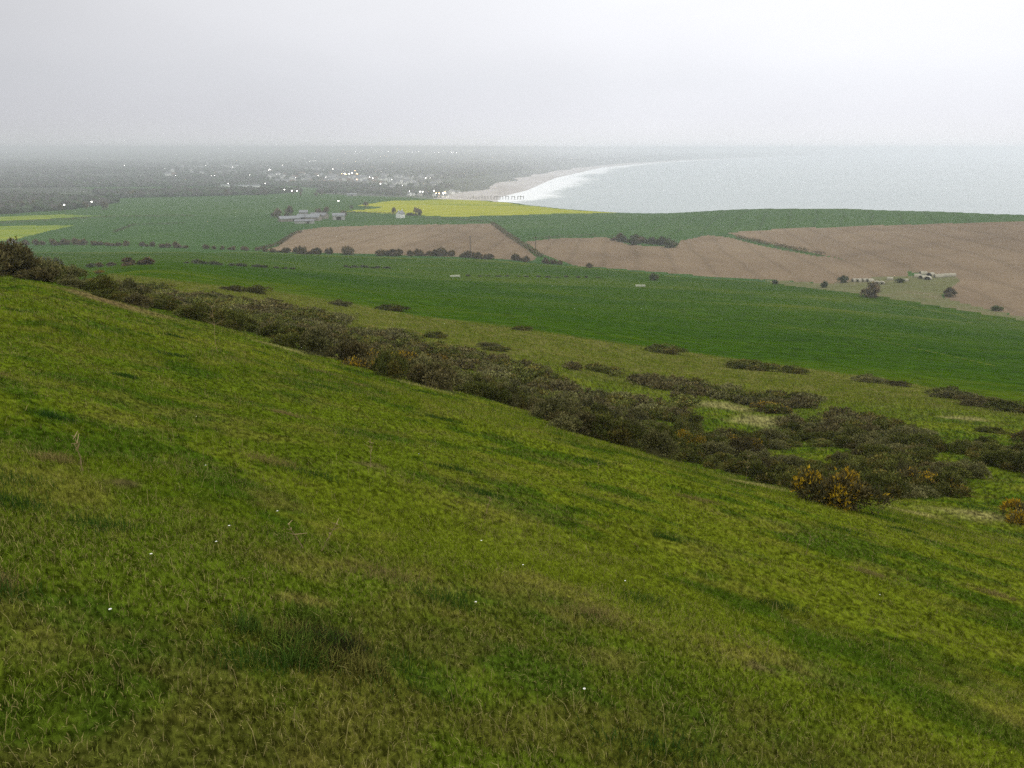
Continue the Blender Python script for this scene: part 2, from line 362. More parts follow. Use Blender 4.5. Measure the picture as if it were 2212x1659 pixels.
M['dark'] = plain('dark_opening', (.02, .018, .015)); M['petal'] = plain('daisy_petal', (.85, .85, .85)); M['yolk'] = plain('daisy_centre', (.6, .45, .05))
M['stem'] = plain('dry_stem', (.30, .22, .11)); M['lamp_w'] = glow('lamp_glow_white', (1, .95, .88), 16); M['lamp_o'] = glow('lamp_glow_orange', (1, .62, .25), 18)
M['lamp_far'] = glow('floodlight_glow', (1, .96, .92), 16); M['trough'] = plain('pale_trough', (.55, .56, .42))

# ------------------------------------------------------------------ colour of the turf from place to place
PALE = (.36, .31, .13); EARTH = (.13, .085, .05)
SPOTS = [(*ground_at(U, V)[:2], s_, c_) for U, V, s_, c_ in ((735, 772, 2.6, PALE), (690, 764, 2.0, PALE), (1640, 1048, 1.3, PALE), (1600, 1022, 1.0, PALE), (2110, 1112, 2.4, PALE), (1980, 1108, 1.6, PALE), (610, 752, 1.8, PALE), (905, 833, 1.6, PALE),
         (300, 672, 3.0, (.20, .15, .06)), (200, 640, 3.0, (.20, .13, .07)), (1545, 876, 4.0, PALE), (2085, 905, 2.6, PALE), (1650, 905, 4.0, PALE), (265, 1045, .2, EARTH), (1635, 1440, .16, EARTH), (800, 1005, .3, EARTH), (675, 1300, .25, (.20, .15, .045)), (1330, 1430, .4, (.16, .15, .03)))]
def lod_noise(x, y, r, s):
    "clumping of the sward, fine close by and coarser where it can no longer be seen"
    w1 = 1 - sstep(5, 9, r); w3 = sstep(18, 32, r); w2 = 1 - w1 - w3
    a = fbm(x * 55, y * 55, s, 2, .7); b_ = fbm(x * 24, y * 24, s + 3, 2, .7); c_ = fbm(x * 9, y * 9, s + 5, 2, .7)
    return a * w1 + b_ * w2 + c_ * w3
def turf_tint(x, y):
    q = (x * K_X + y * K_Y) / .368; p = (x * K_Y - y * K_X) / .368; r = np.hypot(x, y)
    dark = fbm(p * .6, q * .85, 41, 5, .62); dry = fbm(p * .8 + 3, q * 1.1, 42, 5, .6); fine = lod_noise(x, y, r, 43); big = fbm(p * .07, q * .14, 44, 3)
    g = np.array([.082, .120, .007]); dk = np.array([.046, .088, .006]); ol = np.array([.130, .160, .010]); st = np.array([.225, .180, .040])
    g = g * [.99, 1, 1]; ol = ol * [1.0, 1, 1]
    c = np.broadcast_to(g, np.shape(x) + (3,)).copy()
    def mx(c, k, w): return c * (1 - w[..., None]) + k * w[..., None]
    c = mx(c, ol, np.clip(sstep(.40, .66, big) * .7 + .75 * sstep(5, 12, r) * sstep(-.45, .1, np.arctan2(x, y)) * (1 - sstep(30, 50, r)), 0, .9))
    c = mx(c, dk, sstep(.50, .66, dark) * .85)
    near = 1 - sstep(4.5, 10, r)
    c = mx(c, st, .75 * sstep(.48, .74, dry) * (.35 + .25 * near))
    c = mx(c, np.array([.115, .078, .022]), sstep(.47, .62, fbm(p * 1.2 + 9, q * 1.5, 47, 4)) * (1 - sstep(3.4, 7, r)) * .4)
    far = sstep(70, 100, r)                                         # longer, paler grass below the scrub
    c = mx(c, np.array([.112, .130, .014]), far * .7)
    c = mx(c, np.array([.26, .22, .075]), far * sstep(.46, .66, dark) * .38)
    for sx_, sy_, sr_, kc in SPOTS:
        d_ = np.hypot(x - sx_, y - sy_) / sr_ + .9 * (fbm(x * 1.3 / sr_, y * 1.3 / sr_, 66, 3) - .5)
        c = mx(c, np.array(kc), (1 - sstep(.2, 1.0, d_)) * .6)
    c = mx(c, np.array([.060, .066, .012]), .24 * (1 - sstep(3.5, 6.5, r)))  # turf near the viewer darkened in colour to stand in for lens vignetting
    return 1.05 * c * (np.clip(.30 + 1.5 * sstep(.15, .9, fine), .1, 2) * (1 - .5 * far) + .5 * far)[..., None]

# ------------------------------------------------------------------ ground mesh
az = np.concatenate([np.linspace(-math.pi, -1.25, 50)[:-1], np.linspace(-1.25, -.66, 190)[:-1], np.linspace(-.66, .66, 1240), np.linspace(.66, 1.25, 190)[1:], np.linspace(1.25, math.pi, 50)[1:]])
rad = np.exp(np.linspace(math.log(.5), math.log(24000), 1020))
A, RR = np.meshgrid(az, rad, indexing='ij'); X = RR * np.sin(A); Y = RR * np.cos(A); Z = height(X, Y)
na, nr = A.shape
idx = np.arange(na * nr).reshape(na, nr)
quads = np.stack([idx[:-1, :-1], idx[:-1, 1:], idx[1:, 1:], idx[1:, :-1]], -1).reshape(-1, 4)[:, ::-1]
cx = X.ravel()[quads].mean(1); cyy = Y.ravel()[quads].mean(1); cz = Z.ravel()[quads].mean(1); crr = np.hypot(cx, cyy); caz_ = np.arctan2(cx, cyy)
PU, PV = project(cx, cyy, cz)
infov = (np.abs(caz_) < .66) & (cyy > 0)
PV0 = PV; PV = PV + 1.6 * (fbm(cx * .05, cyy * .05, 71, 3) - .5) * sstep(150, 400, crr); PU = PU + 5 * (fbm(cx * .06, cyy * .06, 72, 3) - .5) * sstep(150, 400, crr)
cls = np.full(len(quads), 1)                                          # 1 crop
l1 = np.interp(PU, *zip(*L1)); l2 = np.interp(PU, *zip(*L2))
cls[infov & (crr > 100) & (PV > l2)] = 2                              # pasture
hill = (infov & ((crr < 100) | ((PV > l1) & (crr < 240)))) | (~infov & (crr < 420))
cls[hill] = 0
pl = infov & (crr > 300) & (crr < 1700)
for P in PLOUGH: cls[pl & inpoly(PU, PV, P)] = 3
pl2 = infov & (crr > 700) & (crr < 3000)
for k_, P in enumerate(RAPE): cls[pl2 & inpoly(PU, PV, P)] = 4 if k_ == 0 else 9
for P in ROUGH: cls[pl & inpoly(PU, PV, P)] = 5
sd_ = shore_dist(cx, cyy)
cls[(cls == 4) & (sd_ < 12)] = 1
for pts, wd in (([(1640, 654), (1760, 664), (1960, 684), (2100, 698)], 1.5), ([(1730, 640), (1870, 652), (2000, 668), (2212, 706), (2400, 740)], 2.0), ([(1660, 700), (1900, 735), (2150, 790)], 1.3),
                ([(-300, 541), (150, 546), (550, 546), (720, 553), (1050, 563), (1150, 571), (1300, 581), (1500, 601), (1700, 614), (1900, 638)], 1.3), ([q for q in L1], 1.6)):
    pv_ = np.interp(PU, *zip(*pts)); k_ = infov & (crr > 100) & (crr < 1200) & (np.abs(PV - pv_) < wd * (.3 + 1.4 * vnoise(cx * .03, cyy * .03, 88))) & (PU > pts[0][0]) & (PU < pts[-1][0]) & ((cls == 2) | (cls == 0) | (cls == 1))
    cls[k_] = 8
cls[(crr > 2050)] = 6
cls[infov & (crr > 1900) & (crr < 2300) & (PV > 424) & (PU < 800)] = 1
cls[(crr > 1700) & (crr < 3600) & infov & inpoly(PU, PV, [(150, 402), (640, 402), (760, 410), (700, 417), (240, 415)])] = 1
cls[(crr > 1900) & (sd_ < 150 + 60 * (vnoise(cx * .004, cyy * .004, 5) - .5)) & (sd_ > -400)] = 7
cls[(cz < -3.9)] = -1
names = {0: ('hillside', 'turf'), 1: ('crop_field', 'crop'), 2: ('pasture', 'pasture'), 3: ('ploughed_field', 'plough'), 4: ('rapeseed_field', 'rape'),
         5: ('rough_ground', 'rough'), 6: ('distant_land', 'far'), 7: ('beach', 'sand'), 8: ('grass_bank', 'bank'), 9: ('rapeseed_field', 'rape_dull')}
VV = np.stack([X.ravel(), Y.ravel(), Z.ravel()], 1)
structural = {}
for k, (nm, mk) in names.items():
    q = quads[cls == k]
    if not len(q): continue
    u, inv = np.unique(q, return_inverse=True)
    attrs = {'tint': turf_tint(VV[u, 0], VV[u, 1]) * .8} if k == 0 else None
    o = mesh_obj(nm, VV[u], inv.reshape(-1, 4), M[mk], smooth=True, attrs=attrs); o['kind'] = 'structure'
# centre of the ground under the viewer
t = np.linspace(0, 2 * math.pi, 40, endpoint=False); cxv = np.concatenate([[0], .55 * np.sin(t)]); cyv = np.concatenate([[0], .55 * np.cos(t)])
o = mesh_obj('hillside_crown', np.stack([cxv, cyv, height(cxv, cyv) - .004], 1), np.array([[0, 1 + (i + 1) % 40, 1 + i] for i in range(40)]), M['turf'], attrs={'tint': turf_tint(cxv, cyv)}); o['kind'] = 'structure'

# ------------------------------------------------------------------ sea
saz = np.linspace(-.15, 1.35, 700); srad = np.exp(np.linspace(math.log(600), math.log(29000), 420))
A2, R2 = np.meshgrid(saz, srad, indexing='ij'); sx = R2 * np.sin(A2); sy = R2 * np.cos(A2); ssd = shore_dist(sx, sy)
si = np.arange(A2.size).reshape(A2.shape); sq = np.stack([si[:-1, :-1], si[:-1, 1:], si[1:, 1:], si[1:, :-1]], -1).reshape(-1, 4)[:, ::-1]
keep = ssd.ravel()[sq].min(1) < 260; sq = sq[keep]; u, inv = np.unique(sq, return_inverse=True)
foam = 1 - sstep(0, 1, (-ssd) / (120 + 220 * vnoise(sx * .003, sy * .003, 61) * sstep(1900, 2400, R2) + 25 * vnoise(sx * .02, sy * .02, 62)))
foam = foam * (.15 + .85 * sstep(1700, 2000, R2))
m, nt_, b = new_mat('sea_water', .22); M['sea'] = m
b.inputs['Specular IOR Level'].default_value = .5; b.inputs['IOR'].default_value = 1.33
fa = N(nt_, 'ShaderNodeAttribute', attribute_name='foam')
fn = pos_noise(nt_, .012, 6, .65, (1, 1, 1), .3, 1.2)
wv = mth(nt_, 'ADD', fa.outputs['Fac'], mth(nt_, 'MULTIPLY', mth(nt_, 'SUBTRACT', fn, .5), 1.3))
fr = N(nt_, 'ShaderNodeMapRange'); nt_.links.new(wv, fr.inputs[0]); fr.inputs[1].default_value = .30; fr.inputs[2].default_value = .70
seac = pos_noise(nt_, .0015, 4, .5, (1, 2, 1)); sr = ramp(nt_, [(.3, (.25, .30, .295)), (.7, (.31, .355, .345))]); nt_.links.new(seac, sr.inputs[0])
nt_.links.new(mixc(nt_, fr.outputs[0], sr.outputs[0], (.85, .86, .87)), b.inputs['Base Color'])
rr_ = N(nt_, 'ShaderNodeMapRange'); nt_.links.new(fr.outputs[0], rr_.inputs[0]); rr_.inputs[3].default_value = .25; rr_.inputs[4].default_value = .9
nt_.links.new(rr_.outputs[0], b.inputs['Roughness'])
wn = pos_noise(nt_, .12, 5, .6, (1, 2.2, 1), .5); bp = N(nt_, 'ShaderNodeBump'); bp.inputs['Strength'].default_value = .5; bp.inputs['Distance'].default_value = 1.2
nt_.links.new(wn, bp.inputs['Height']); nt_.links.new(bp.outputs[0], b.inputs['Normal'])
o = mesh_obj('sea', np.stack([sx.ravel()[u], sy.ravel()[u], np.zeros(len(u))], 1), inv.reshape(-1, 4), M['sea'], smooth=True, attrs={'foam': foam.ravel()[u]}); o['kind'] = 'structure'

# ------------------------------------------------------------------ grass
def blades(x, y, L, W, lean, tint, two=False, phi=None):
    n = len(x); z = height(x, y) - .01
    ph = rng.uniform(0, 2 * math.pi, n) if phi is None else phi
    th = rng.uniform(0, 2 * math.pi, n)
    wx, wy = np.cos(th) * W * .5, np.sin(th) * W * .5; dx, dy = np.cos(ph), np.sin(ph)
    up = np.sqrt(np.clip(1 - lean ** 2, .03, 1))
    tipx, tipy, tipz = x + dx * lean * L, y + dy * lean * L, z + up * L
    # keep flattened blades above the falling slope
    if two:
        mx_, my_, mz = x + dx * lean * L * .35, y + dy * lean * L * .35, z + up * L * .72
        V = np.stack([np.stack([x - wx, y - wy, z], 1), np.stack([x + wx, y + wy, z], 1), np.stack([mx_ + wx * .8, my_ + wy * .8, mz], 1),
                      np.stack([mx_ - wx * .8, my_ - wy * .8, mz], 1), np.stack([tipx, tipy, tipz], 1)], 1).reshape(-1, 3)
        b0 = np.arange(n)[:, None] * 5
        return V, [b0 + np.array([[0, 1, 2, 3]]), b0 + np.array([[3, 2, 4]])], np.repeat(tint, 5, 0)
    V = np.stack([np.stack([x - wx, y - wy, z], 1), np.stack([x + wx, y + wy, z], 1), np.stack([tipx, tipy, tipz], 1)], 1).reshape(-1, 3)
    return V, [np.arange(n)[:, None] * 3 + np.array([[0, 1, 2]])], np.repeat(tint, 3, 0)
def blade_tint(x, y):
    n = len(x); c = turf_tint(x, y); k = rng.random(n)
    dry = fbm(x * .7, y * .9, 77, 3); r = np.hypot(x, y)
    ps = .06 + .20 * sstep(.45, .7, dry) + .12 * (1 - sstep(3.5, 7, r))
    st = k < ps
    c = np.where(st[:, None], np.array([.36, .31, .11]) * rng.uniform(.5, 1.2, n)[:, None], c * rng.uniform(.55, 2.0, n)[:, None])
    return c
def sector(n, r0, r1, amax=.72):
    r = np.exp(rng.uniform(math.log(r0), math.log(r1), n)); a = rng.uniform(-amax, amax, n); return r * np.sin(a), r * np.cos(a), r
GV, GF, GT = [], [], []; base = 0
def add_g(V, F, T):
    global base
    GV.append(V); GT.append(T); GF.extend([f + base for f in F]); base += len(V)
# near: constant density
n = 440000; a = rng.uniform(-.98, .98, n); r = np.sqrt(rng.uniform(1.5 ** 2, 8 ** 2, n)); x, y = r * np.sin(a), r * np.cos(a)
clump = fbm(x * 2.2, y * 2.2, 81, 3)
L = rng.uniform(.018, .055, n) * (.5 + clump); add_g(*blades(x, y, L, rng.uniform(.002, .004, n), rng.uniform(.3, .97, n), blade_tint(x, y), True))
n = 600000; x, y, r = sector(n, 7.5, 24, .86); clump = fbm(x * 1.6, y * 1.6, 81, 3)
L = rng.uniform(.025, .065, n) * (.5 + clump); add_g(*blades(x, y, L, .0042 * r / 8 * rng.uniform(.6, 1.2, n), rng.uniform(.2, .9, n), blade_tint(x, y)))
n = 420000; x, y, r = sector(n, 22, 95, .64); clump = fbm(x * .9, y * .9, 81, 3)
L = rng.uniform(.05, .12, n) * (.5 + clump); add_g(*blades(x, y, L, .0042 * r / 8 * rng.uniform(.6, 1.2, n), rng.uniform(.1, .8, n), blade_tint(x, y)))
n = 160000; x, y, r = sector(n, 85, 230, .64); U_, V_ = project(x, y, height(x, y)); k = V_ > np.interp(U_, *zip(*L1)); x, y, r = x[k], y[k], r[k]; n = len(x)
add_g(*blades(x, y, rng.uniform(.1, .35, n), .004 * r / 8 * rng.uniform(.8, 1.6, n), rng.uniform(.1, .7, n), blade_tint(x, y)))
# dark lush tussocks of longer grass, and scattered taller straw
tx, ty, _, _ = ground_at(660, 1400)
for k in range(13):
    ox, oy = rng.normal(0, .13), rng.normal(0, .14); n = 330; px_ = tx + .04 + ox + rng.normal(0, .065, n); py_ = ty + oy + rng.normal(0, .05, n)
    kk = [np.array([.034, .060, .009]), np.array([.055, .080, .010]), np.array([.09, .085, .02])][k % 3]
    add_g(*blades(px_, py_, rng.uniform(.03, .14, n), rng.uniform(.002, .0048, n), rng.uniform(.2, .97, n), kk * rng.uniform(.3, 3.0, n)[:, None], True))
n = 3600; px_ = tx + .09 + rng.normal(0, .085, n); py_ = ty + .02 + rng.normal(0, .08, n)
add_g(*blades(px_, py_, rng.uniform(.04, .12, n), rng.uniform(.002, .004, n), rng.uniform(.4, .95, n), np.array([.020, .018, .008]) * rng.uniform(.2, 3.0, n)[:, None], True))
n = 3400; a = rng.uniform(-.7, .7, n); r = np.exp(rng.uniform(math.log(2.3), math.log(40), n)); x, y = r * np.sin(a), r * np.cos(a)
add_g(*blades(x, y, rng.uniform(.05, .16, n), .0026 * np.maximum(1, r / 6), rng.uniform(.2, .95, n), np.array([.40, .34, .13]) * rng.uniform(.6, 1.1, n)[:, None], True))
for k in range(46):                                                   # small tufts
    a = rng.uniform(-.62, .62); r = math.exp(rng.uniform(math.log(3), math.log(45))); cx0, cy0 = r * math.sin(a), r * math.cos(a); n = 500; s = rng.uniform(.06, .2) * (1 + r / 25)
    col = [np.array([.03, .07, .012]), np.array([.04, .085, .012]), np.array([.22, .18, .06])][k % 3]
    add_g(*blades(cx0 + rng.normal(0, s, n), cy0 + rng.normal(0, s * .7, n), rng.uniform(.04, .10, n), .003 * max(1, r / 7) * rng.uniform(.7, 1.3, n), rng.uniform(.2, .9, n), col * rng.uniform(.5, 1.5, n)[:, None], True))
V = np.concatenate(GV); T = np.concatenate(GT)
o = mesh_obj('grass', V, [np.concatenate([f for f in GF if f.shape[1] == 4]), np.concatenate([f for f in GF if f.shape[1] == 3])], M['blade'], attrs={'tint': T})
tag(o, 'short green grass with dry straw covering the near hillside', 'grass', None, 'stuff')

# ------------------------------------------------------------------ scrub and hedge plants
def bush_arrays(seed, w=3.4, h=1.3, n=3200, leaf=.11, cols=None, lobes=14, core=True, frac_y=0, ycol=(.50, .33, .02), upright=0.0, d=None):
    g = np.random.default_rng(seed); d = d or w * .75
    la = g.uniform(0, 2 * math.pi, lobes); lr_ = np.sqrt(g.random(lobes)) * .42
    lc = np.stack([np.cos(la) * lr_ * w, np.sin(la) * lr_ * d, g.uniform(.25, .62, lobes) * h * (1 - 1.1 * lr_)], 1)
    ls = np.stack([g.uniform(.10, .22, lobes) * w, g.uniform(.10, .22, lobes) * d, g.uniform(.22, .55, lobes) * h], 1)
    li = g.integers(0, lobes, n); v = g.normal(size=(n, 3)); v /= np.linalg.norm(v, axis=1)[:, None]; v[:, 2] = np.where(g.random(n) < .8, np.abs(v[:, 2]), v[:, 2])
    p = lc[li] + v * ls[li] * (g.uniform(.70, 1.05, n) + (g.random(n) < .12) * g.uniform(0, .35, n))[:, None]; keep = p[:, 2] > -.25; p = p[keep]; v = v[keep]; li = li[keep]; n = len(p)
    # little sprays: thin triangles pointing outwards
    dirn = v + g.normal(0, .45, (n, 3)); dirn[:, 2] += .5 + upright; dirn /= np.linalg.norm(dirn, axis=1)[:, None]
    sd2 = np.cross(dirn, g.normal(size=(n, 3))); sd2 /= np.linalg.norm(sd2, axis=1)[:, None] + 1e-9
    s = leaf * g.uniform(.6, 1.5, n)[:, None]
    V = np.stack([p - sd2 * s * .42, p + sd2 * s * .42, p + dirn * s * 1.5], 1).reshape(-1, 3)
    cols = np.array(cols if cols is not None else [(.030, .036, .016), (.050, .056, .030), (.045, .032, .016)])
    cc = cols[np.where(g.random(n) < .25, g.integers(0, len(cols), n), li % len(cols))] * g.uniform(.35, 1.9, n)[:, None]
    isy = np.zeros(n, bool)
    if frac_y:
        hot = g.random(lobes) < .45; isy = (g.random(n) < frac_y * np.where(hot[li], 1.6, .2)) & (v[:, 2] > -.05)
    F = np.arange(3 * n).reshape(-1, 3)
    T = np.repeat(cc, 3, 0)
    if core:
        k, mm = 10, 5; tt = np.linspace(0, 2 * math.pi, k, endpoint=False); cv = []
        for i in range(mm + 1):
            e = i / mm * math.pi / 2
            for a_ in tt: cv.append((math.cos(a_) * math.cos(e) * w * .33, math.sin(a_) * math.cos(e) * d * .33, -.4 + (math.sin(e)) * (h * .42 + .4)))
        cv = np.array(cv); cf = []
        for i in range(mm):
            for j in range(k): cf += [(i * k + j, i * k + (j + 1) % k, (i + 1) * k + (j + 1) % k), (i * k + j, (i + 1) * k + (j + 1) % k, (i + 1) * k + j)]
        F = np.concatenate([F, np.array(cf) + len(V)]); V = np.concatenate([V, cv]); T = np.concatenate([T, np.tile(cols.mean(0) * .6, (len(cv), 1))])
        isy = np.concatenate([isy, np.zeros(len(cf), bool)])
    if frac_y:
        return V, F[~isy], T, F[isy], np.array(ycol)
    return V, F, T
def mesh_only(name, V, F, T, mat):
    o = mesh_obj(name, V, F, mat, attrs={'tint': T}); me = o.data; bpy.data.objects.remove(o); return me
OLIVE = [(.070, .078, .016), (.112, .116, .028), (.125, .104, .026), (.084, .096, .022)]
GREY = [(.120, .116, .044), (.155, .142, .056), (.092, .092, .030)]
BROWN = [(.100, .080, .030), (.080, .072, .028), (.116, .100, .042)]
gorse_me = [mesh_only('gorse_bush', *bush_arrays(100 + i, 3.2, 1.55, 5200, .08, [OLIVE, OLIVE, GREY, BROWN][i % 4]), M['gorse']) for i in range(7)]
def place(name, me, x, y, s, label, cat, group, sz=None, rz=None, sink=0.05):
    o = bpy.data.objects.new(name, me); COL.objects.link(o); o.location = (x, y, float(height(x, y)) - sink)
    o.scale = (s, s, sz or s); o.rotation_euler = (0, 0, rng.uniform(0, 6.28) if rz is None else rz)
    return tag(o, label, cat, group)
# areas covered with gorse (outlines of where the bushes are rooted)
BANDS = {
 'upper': [[(0, 585), (90, 590), (230, 612), (330, 622), (440, 640), (560, 660), (740, 690), (740, 760), (600, 745), (480, 712), (380, 682), (250, 650), (120, 612), (0, 592)]],
 'middle': [[(600, 668), (760, 700), (900, 735), (1020, 770), (1120, 790), (1230, 800), (1230, 960), (1120, 925), (1010, 872), (900, 830), (830, 815), (740, 775), (600, 745)]],
 'lower': [[(1120, 800), (1230, 850), (1380, 868), (1500, 905), (1600, 935), (1720, 960), (1840, 985), (1960, 1010), (1990, 1040), (2070, 1075), (2075, 1110), (1940, 1120), (1840, 1112), (1740, 1070), (1620, 1030), (1500, 1000), (1380, 985), (1240, 960), (1120, 910)]],
 'far': [[(1140, 790), (1300, 800), (1420, 812), (1530, 840), (1660, 852), (1750, 862), (1760, 880), (1640, 880), (1500, 850), (1330, 830), (1250, 825)],
         [(1480, 858), (1560, 872), (1580, 893), (1480, 880)],
         [(1640, 890), (1760, 896), (1850, 900), (2000, 950), (2040, 985), (2120, 1030), (2130, 1060), (2000, 1030), (1900, 1000), (1760, 960), (1650, 925)],
         [(2010, 985), (2130, 970), (2300, 985), (2300, 1030), (2150, 1028), (2040, 1010)]],
}
LBL = {'upper': 'dark olive gorse bush in the left part of the long scrub band', 'middle': 'dark gorse bush in the middle part of the long scrub band',
       'lower': 'grey green gorse bush in the lower right part of the scrub band', 'far': 'low gorse bush in the thinner band beyond the main scrub'}
cand = []
n = 60000; r = np.sqrt(rng.uniform(28 ** 2, 150 ** 2, n)); a = rng.uniform(-.64, .64, n); gx, gy = r * np.sin(a), r * np.cos(a); gu, gv = project(gx, gy, height(gx, gy))
for key, polys in BANDS.items():
    m_ = np.zeros(n, bool)
    for P in polys: m_ |= inpoly(gu, gv, P)
    if key == 'upper': m_ &= r > 48
    m_ &= fbm(gx * .16, gy * .16, 55, 3) > (.39 if key == 'upper' else .45)
    for i in np.nonzero(m_)[0]: cand.append((key, gx[i], gy[i], r[i]))
rng.shuffle(cand)
chosen = []; gridc = {}
for key, x, y, r in cand:
    x, y, r = float(x), float(y), float(r); sp = 1.55 * (.75 + .5 * rng.random()) * (1 if r < 70 else 1.25 if r < 95 else 1.6)
    c = (int(x // 3), int(y // 3)); ok = True
    for i in (-1, 0, 1):
        for j in (-1, 0, 1):
            for (qx, qy, qs) in gridc.get((c[0] + i, c[1] + j), []):
                if (qx - x) ** 2 + (qy - y) ** 2 < sp * sp: ok = False
    if ok:
        gridc.setdefault(c, []).append((x, y, sp)); chosen.append((key, x, y, r, sp))
print('gorse spots', len(chosen))
chosen.sort(key=lambda c: c[3])
indiv = chosen[:285]; rest = chosen[285:]
for k, (key, x, y, r, sp) in enumerate(indiv):
    s = sp / 1.55 * rng.uniform(.60, 1.05) * .92 
    place('gorse_bush', gorse_me[rng.integers(0, 7)], x, y, s, LBL[key], 'gorse bush', 'gorse bushes in the ' + {'upper': 'left', 'middle': 'middle', 'lower': 'lower right', 'far': 'farther'}[key] + ' scrub', 1.0 * rng.uniform(.38, .95) * (.8 if key in ('upper', 'far') else 1.0))
if rest:
    pr = [bush_arrays(140 + i, 3.2, 1.1, 900, .15, [OLIVE, GREY, BROWN, OLIVE][i]) for i in range(4)]
    Vs, Fs, Ts = [], [], []; b0 = 0
    for key, x, y, r, sp in rest[:700]:
        V, F, T = pr[rng.integers(0, 4)]; s = sp / 1.55 * rng.uniform(.7, 1.0); c, d_ = math.cos(x * 7), math.sin(x * 7)
        W = np.stack([(V[:, 0] * c - V[:, 1] * d_) * s + x, (V[:, 0] * d_ + V[:, 1] * c) * s + y, V[:, 2] * .75 + float(height(x, y)) - .05], 1)
        Vs.append(W); Fs.append(F + b0); Ts.append(T * rng.uniform(.8, 1.25)); b0 += len(V)
    o = mesh_obj('gorse_scrub', np.concatenate(Vs), np.concatenate(Fs), M['gorse'], attrs={'tint': np.concatenate(Ts)})
    tag(o, 'remaining mass of low dark gorse scrub on the slope', 'gorse scrub', None, 'stuff')
# flowering bushes
def flowering(U, V, w, h, fy, label, yc=(.48, .32, .03), seed=0, cols=None):
    x, y, z, r = ground_at(U, V)
    Vv, F, T, FY, yc_ = bush_arrays(900 + seed, w, h, 10000, .058, cols or BROWN, frac_y=fy)
    o = mesh_obj('gorse_bush', Vv, F, M['gorse'], attrs={'tint': T}); o.location = (x, y, z - .05)
    tag(o, label, 'gorse bush')
    u, inv = np.unique(FY, return_inverse=True)
    n = len(u); g = np.random.default_rng(seed); c = yc_ * g.uniform(.5, 1.3, n)[:, None]
    mesh_obj('blossom', Vv[u] * 1.02, inv.reshape(-1, 3), M['gorse'], parent=o, attrs={'tint': c})
    return o
flowering(1795, 1092, 2.4, 1.15, .26, 'gorse bush with orange yellow blossom at the lower right end of the scrub', (.46, .33, .02), 1)
flowering(835, 804, 4.8, 1.3, .40, 'wide gorse bush with pale yellow blossom at the grass edge mid left', (.36, .31, .06), 2)
flowering(1478, 978, 3.0, 1.75, .42, 'gorse bush topped with bright lemon blossom in the centre right scrub', (.50, .42, .03), 3, OLIVE)
flowering(1590, 975, 3.2, 1.1, .15, 'dark gorse bush sprinkled with faint brown blossom below the lemon flowered one', (.22, .16, .05), 4)
flowering(2222, 1132, 2.2, 1.1, .35, 'gorse bush with amber blossom cut by the right edge of the view', (.42, .25, .015), 5)
flowering(1660, 890, 4.0, 1.0, .30, 'small rusty orange gorse bush beside the gap in the far scrub', (.30, .15, .03), 6)
flowering(215, 590, 3.2, 1.0, .30, 'low gorse bush with tan blossom at the upper left scrub', (.34, .25, .06), 7)
flowering(945, 777, 2.2, .8, .30, 'small gorse bush with a yellow crown above the pale flowered one', (.42, .33, .03), 8)
flowering(1998, 1062, 3.4, 1.1, .22, 'gorse bush with dull amber flecks at the right tip of the scrub', (.30, .19, .03), 9)
flowering(2235, 955, 3.0, 1.0, .30, 'rust coloured bush on the pale grass at the right edge', (.32, .12, .03), 10)
# the big dark clump on the crest, far left
for k, (U, V, w, h, lab) in enumerate([(15, 592, 3.6, 2.3, 'tall brown gorse bush on the crest at the left edge'), (52, 596, 2.8, 1.4, 'brown gorse bush just right of the tall one on the crest'),
                                        (97, 590, 2.0, 1.0, 'small dark green gorse bush standing apart on the crest'), (82, 604, 2.6, .9, 'straggly reddish brown gorse bush below the crest clump'),
                                        (-30, 592, 3.6, 2.0, 'large dark gorse bush partly outside the left edge')]):
    x, y, z, r = ground_at(U, V)
    sc_ = r / 60.0
    Vv, F, T = bush_arrays(700 + k, w * sc_, h * sc_, 5200, .12 * sc_, BROWN if k != 2 else OLIVE, lobes=18)
    o = mesh_obj('gorse_bush', Vv, F, M['gorse'], attrs={'tint': T}); o.location = (x, y, z - .1); tag(o, lab, 'gorse bush')
# bushes standing alone on the slope
alone_h = .95
alone = [(1620, 797, 2.7, 'lone dark gorse bush at the pasture edge, right of centre'), (1712, 806, 2.0, 'low spreading gorse bush just right of the lone one at the pasture edge'), (2062, 862, 2.7, 'rounded dark gorse bush near the right edge of the pasture'),
         (2100, 876, 2.0, 'dark gorse bush joined to the right of the rounded one'), (2140, 868, 1.7, 'small bushy gorse between the rounded bush and the right edge'), (940, 730, 1.9, 'small dark gorse bush alone above the scrub, centre left'),
         (1052, 750, 1.6, 'left half of a pair of small gorse bushes above the scrub'), (1068, 757, 1.5, 'right half of a pair of small gorse bushes above the scrub'), (845, 671, 1.8, 'flat dark bush at the lower pasture edge, centre left'),
         (735, 660, 1.6, 'tiny dark bush at the lower pasture edge left of the flat one'), (500, 628, 2.0, 'dark bush on the pale strip, left of a similar one'), (553, 634, 2.0, 'dark bush on the pale strip, right of a similar one'),
         (660, 676, 2.2, 'rounded olive bush above the left scrub'), (725, 690, 2.0, 'pale olive bush right of the rounded one above the left scrub'), (1125, 713, 1.5, 'brown tuft of scrub on the strip below the pasture'), (1435, 762, 2.2, 'flat brown patch of scrub on the pale strip'),
         (1880, 826, 1.8, 'low brown scrub patch at the pasture edge right'), (1940, 834, 1.8, 'low rust brown scrub patch right of the paler one'), (1998, 946, .9, 'tiny upright dark bush beyond the far scrub'), (2145, 935, 1.3, 'small brown bush on the right grass'),
         (1975, 937, 1.5, 'small dark bush at the upper tip of the far scrub'), (1730, 860, 1.5, 'small round bush at the end of the farther scrub row'), (2195, 890, 2.4, 'brown gorse bush at the right edge below the pasture'),
         (1010, 757, 1.0, 'very small brown bush left of the pair')]
